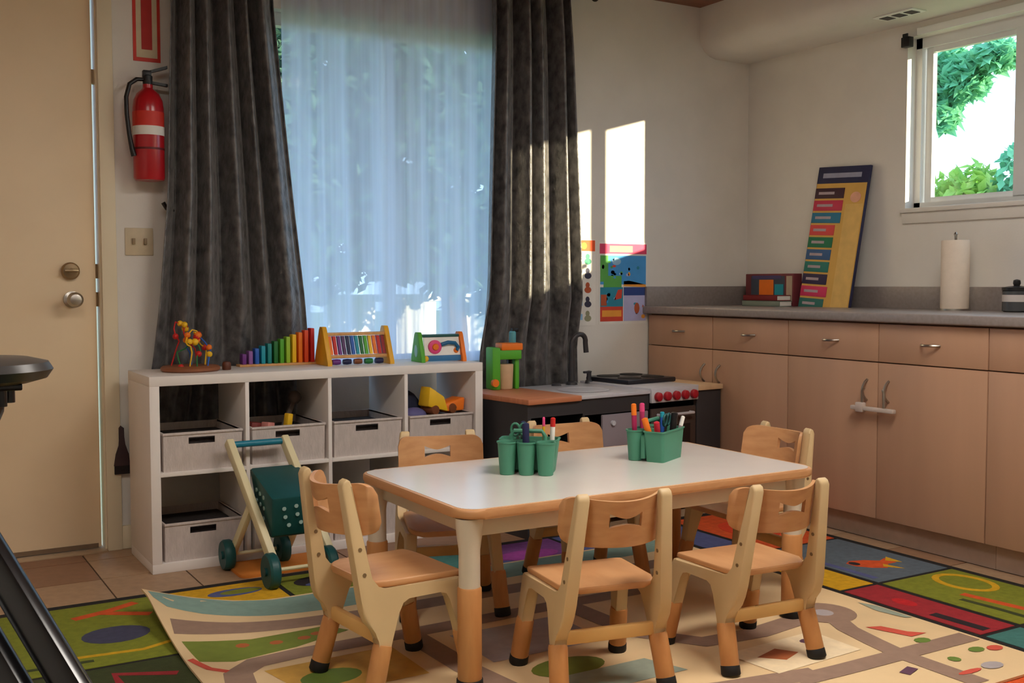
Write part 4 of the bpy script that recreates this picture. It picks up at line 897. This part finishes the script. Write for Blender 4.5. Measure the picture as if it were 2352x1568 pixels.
def rib(pts, w):
    P_ = [Vector((*p, 0)) for p in pts]; l, r = [], []
    for i, p in enumerate(P_):
        d = (P_[min(i+1, len(P_)-1)]-P_[max(i-1, 0)]).normalized(); n = Vector((-d.y, d.x, 0))*w/2; l.append(p+n); r.append(p-n)
    return [(v.x, v.y) for v in l+r[::-1]]
mprint('pond', [(.79, 3.645), (2.95, 3.645), (2.95, 3.50), (1.35, 3.44), (1.1, 3.47), (.92, 3.50), (.82, 3.53), (.79, 3.58)], pond)
mprint('road', rib([(.80, 3.40), (1.0, 3.37), (1.4, 3.33), (2.2, 3.33), (2.9, 3.34)], .10), road)
mprint('lawn', [(.80, 3.30), (1.0, 3.26), (1.25, 3.28), (1.3, 3.2), (1.1, 3.13), (.9, 3.10), (.81, 3.15)], lawn)
for x, y in ((.96, 3.22), (1.06, 3.20), (1.15, 3.2), (1.2, 3.22)): mprint('flower', circ(x, y, .022, .018, 8), m_br)
mprint('road', rib([(.86, 2.90), (.88, 3.0), (.95, 3.06), (1.1, 3.075), (1.5, 3.07), (2.0, 3.08), (2.5, 3.07)], .085), road)
mprint('kerb', rib([(.79, 3.18), (.82, 3.08), (.86, 3.03)], .02), m_rd)
mprint('field', [(.95, 2.98), (1.35, 2.99), (1.35, 2.72), (1.0, 2.72)], m_yl); mprint('lawn', circ(1.10, 2.84, .09, .06), m_dg)
mprint('road', rib([(1.45, 3.05), (1.46, 2.7), (1.5, 2.4), (1.6, 2.3), (2.0, 2.2), (2.3, 2.15)], .085), road)
mprint('field', [(1.55, 2.98), (1.95, 2.98), (1.95, 2.7), (1.55, 2.7)], m_gy); mprint('lawn', circ(1.72, 2.56, .12, .07), lawn); mprint('field', [(1.62, 2.5), (1.95, 2.5), (2.0, 2.36), (1.65, 2.36)], m_te)
mprint('road', rib([(2.05, 3.05), (2.07, 2.7), (2.2, 2.52), (2.4, 2.5), (2.68, 2.54)], .09), road)
mprint('roundabout', circ(2.74, 2.54, .11, .11, 28), road); mprint('island', circ(2.74, 2.54, .035, .035, 16), m_gy)
mprint('road', rib([(2.72, 2.46), (2.68, 2.38), (2.65, 2.25), (2.63, 2.14), (2.63, 1.86)], .075), road)
mprint('road', rib([(2.2, 2.135), (2.4, 2.13), (2.63, 2.13), (2.95, 2.13)], .075), road)
mprint('field', [(2.18, 2.4), (2.56, 2.42), (2.56, 2.22), (2.2, 2.2)], m_lc); mprint('house', [(2.24, 2.33), (2.34, 2.36), (2.38, 2.3), (2.3, 2.27)], m_br); mprint('flower', circ(2.48, 2.36, .03, .02, 10), m_pu)
mprint('toy_plane', [(2.74, 2.36), (2.79, 2.34), (2.82, 2.26), (2.86, 2.22), (2.79, 2.22), (2.76, 2.30)], m_rd)
mprint('tree', circ(2.79, 2.18, .03, .022, 10), m_dg); mprint('tree', circ(2.73, 2.02, .02, .02, 10), m_dg); mprint('tree', circ(2.86, 2.04, .03, .02, 10), m_dg)
mprint('pond', [(2.93, 2.56), (2.955, 2.5), (2.955, 2.35), (2.93, 2.36), (2.91, 2.46)], m_te)
mprint('toy_plane', [(2.50, 2.03), (2.56, 2.05), (2.57, 2.02), (2.51, 2.0)], m_pu); mprint('pond', circ(2.78, 1.93, .04, .025, 12), m_gy); mprint('flower', circ(2.68, 1.93, .05, .012, 10, .6), m_rd)
mprint('flower', circ(2.92, 2.02, .03, .02, 10), m_rd)
mprint('field', [(1.45, 2.2), (1.9, 2.1), (1.9, 1.9), (1.4, 1.9)], m_yl); mprint('field', [(.85, 2.6), (1.35, 2.6), (1.35, 2.2), (.85, 2.2)], m_te)

# ------------------------------------------------------------------ black folding stool at the left picture edge
SB = Vector((-.05, 1.38, .008))
t = thing('folding_stool', 'black stool with padded seat and slanting steel legs at the left edge', 'stool', tuple(SB))
def wpt(x, y, d):
    return F*d+R2*(d*(x-1176)/FPX)-U2*(d*(y-784)/FPX)+Vector((0, 0, CAMH))
pc = wpt(-62, 850, 1.45)-SB
B().lathe([(.01, -.018), (.07, -.018), (.092, -.012), (.1, 0), (.094, .010), (.07, .016), (.01, .018)], 36, tuple(pc)).make('seat_pad', mat('black_vinyl', (52, 48, 46), .35, .1, 12), t)
B().box(pc.x-.07, pc.x+.055, pc.y-.05, pc.y+.05, pc.z-.026, pc.z-.017, .002).make('seat_plate', blackmetal_m, t)
for dx, dy in ((.03, -.03), (.045, .02), (-.03, -.03)): B().lathe([(.006, -.03), (.008, -.03), (.008, 0), (.005, .0)], 10, (pc.x+dx, pc.y+dy, pc.z-.018)).make('bolt', blackmetal_m, t)
P1, P2 = wpt(0, 1304, 1.2), wpt(160, 1568, 1.15); dv = (P2-P1)/(P2-P1).length
def leg(p0, d, w=.037, dp=.03):
    ztop, zbot = .97, .012
    a = p0+d*((ztop-p0.z)/d.z)-SB; c = p0+d*((zbot-p0.z)/d.z)-SB
    n = F.cross(d).normalized()*w/2; m_ = d.cross(n).normalized()*dp/2
    B().hexa([tuple(v) for v in (c-n-m_, c+n-m_, c+n+m_, c-n+m_, a-n-m_, a+n-m_, a+n+m_, a-n+m_)], .011).make('leg', blackmetal_m, t)
    return a, c
a1, c1 = leg(P1, dv); a2, c2 = leg(wpt(0, 1528, 1.15), dv)
mv = Vector((-dv.x, -dv.y, dv.z)); ctr = Vector((pc.x, pc.y, 0))+SB
leg(Vector((ctr.x+.02, ctr.y+.03, .955)), Vector((-dv.x*.9, dv.y*.2, dv.z)).normalized())
B().tube([tuple(a1), tuple(a2+Vector((0, 0, .0))), (pc.x-.02, pc.y, .955)], .012, 10).make('crossbar', blackmetal_m, t)
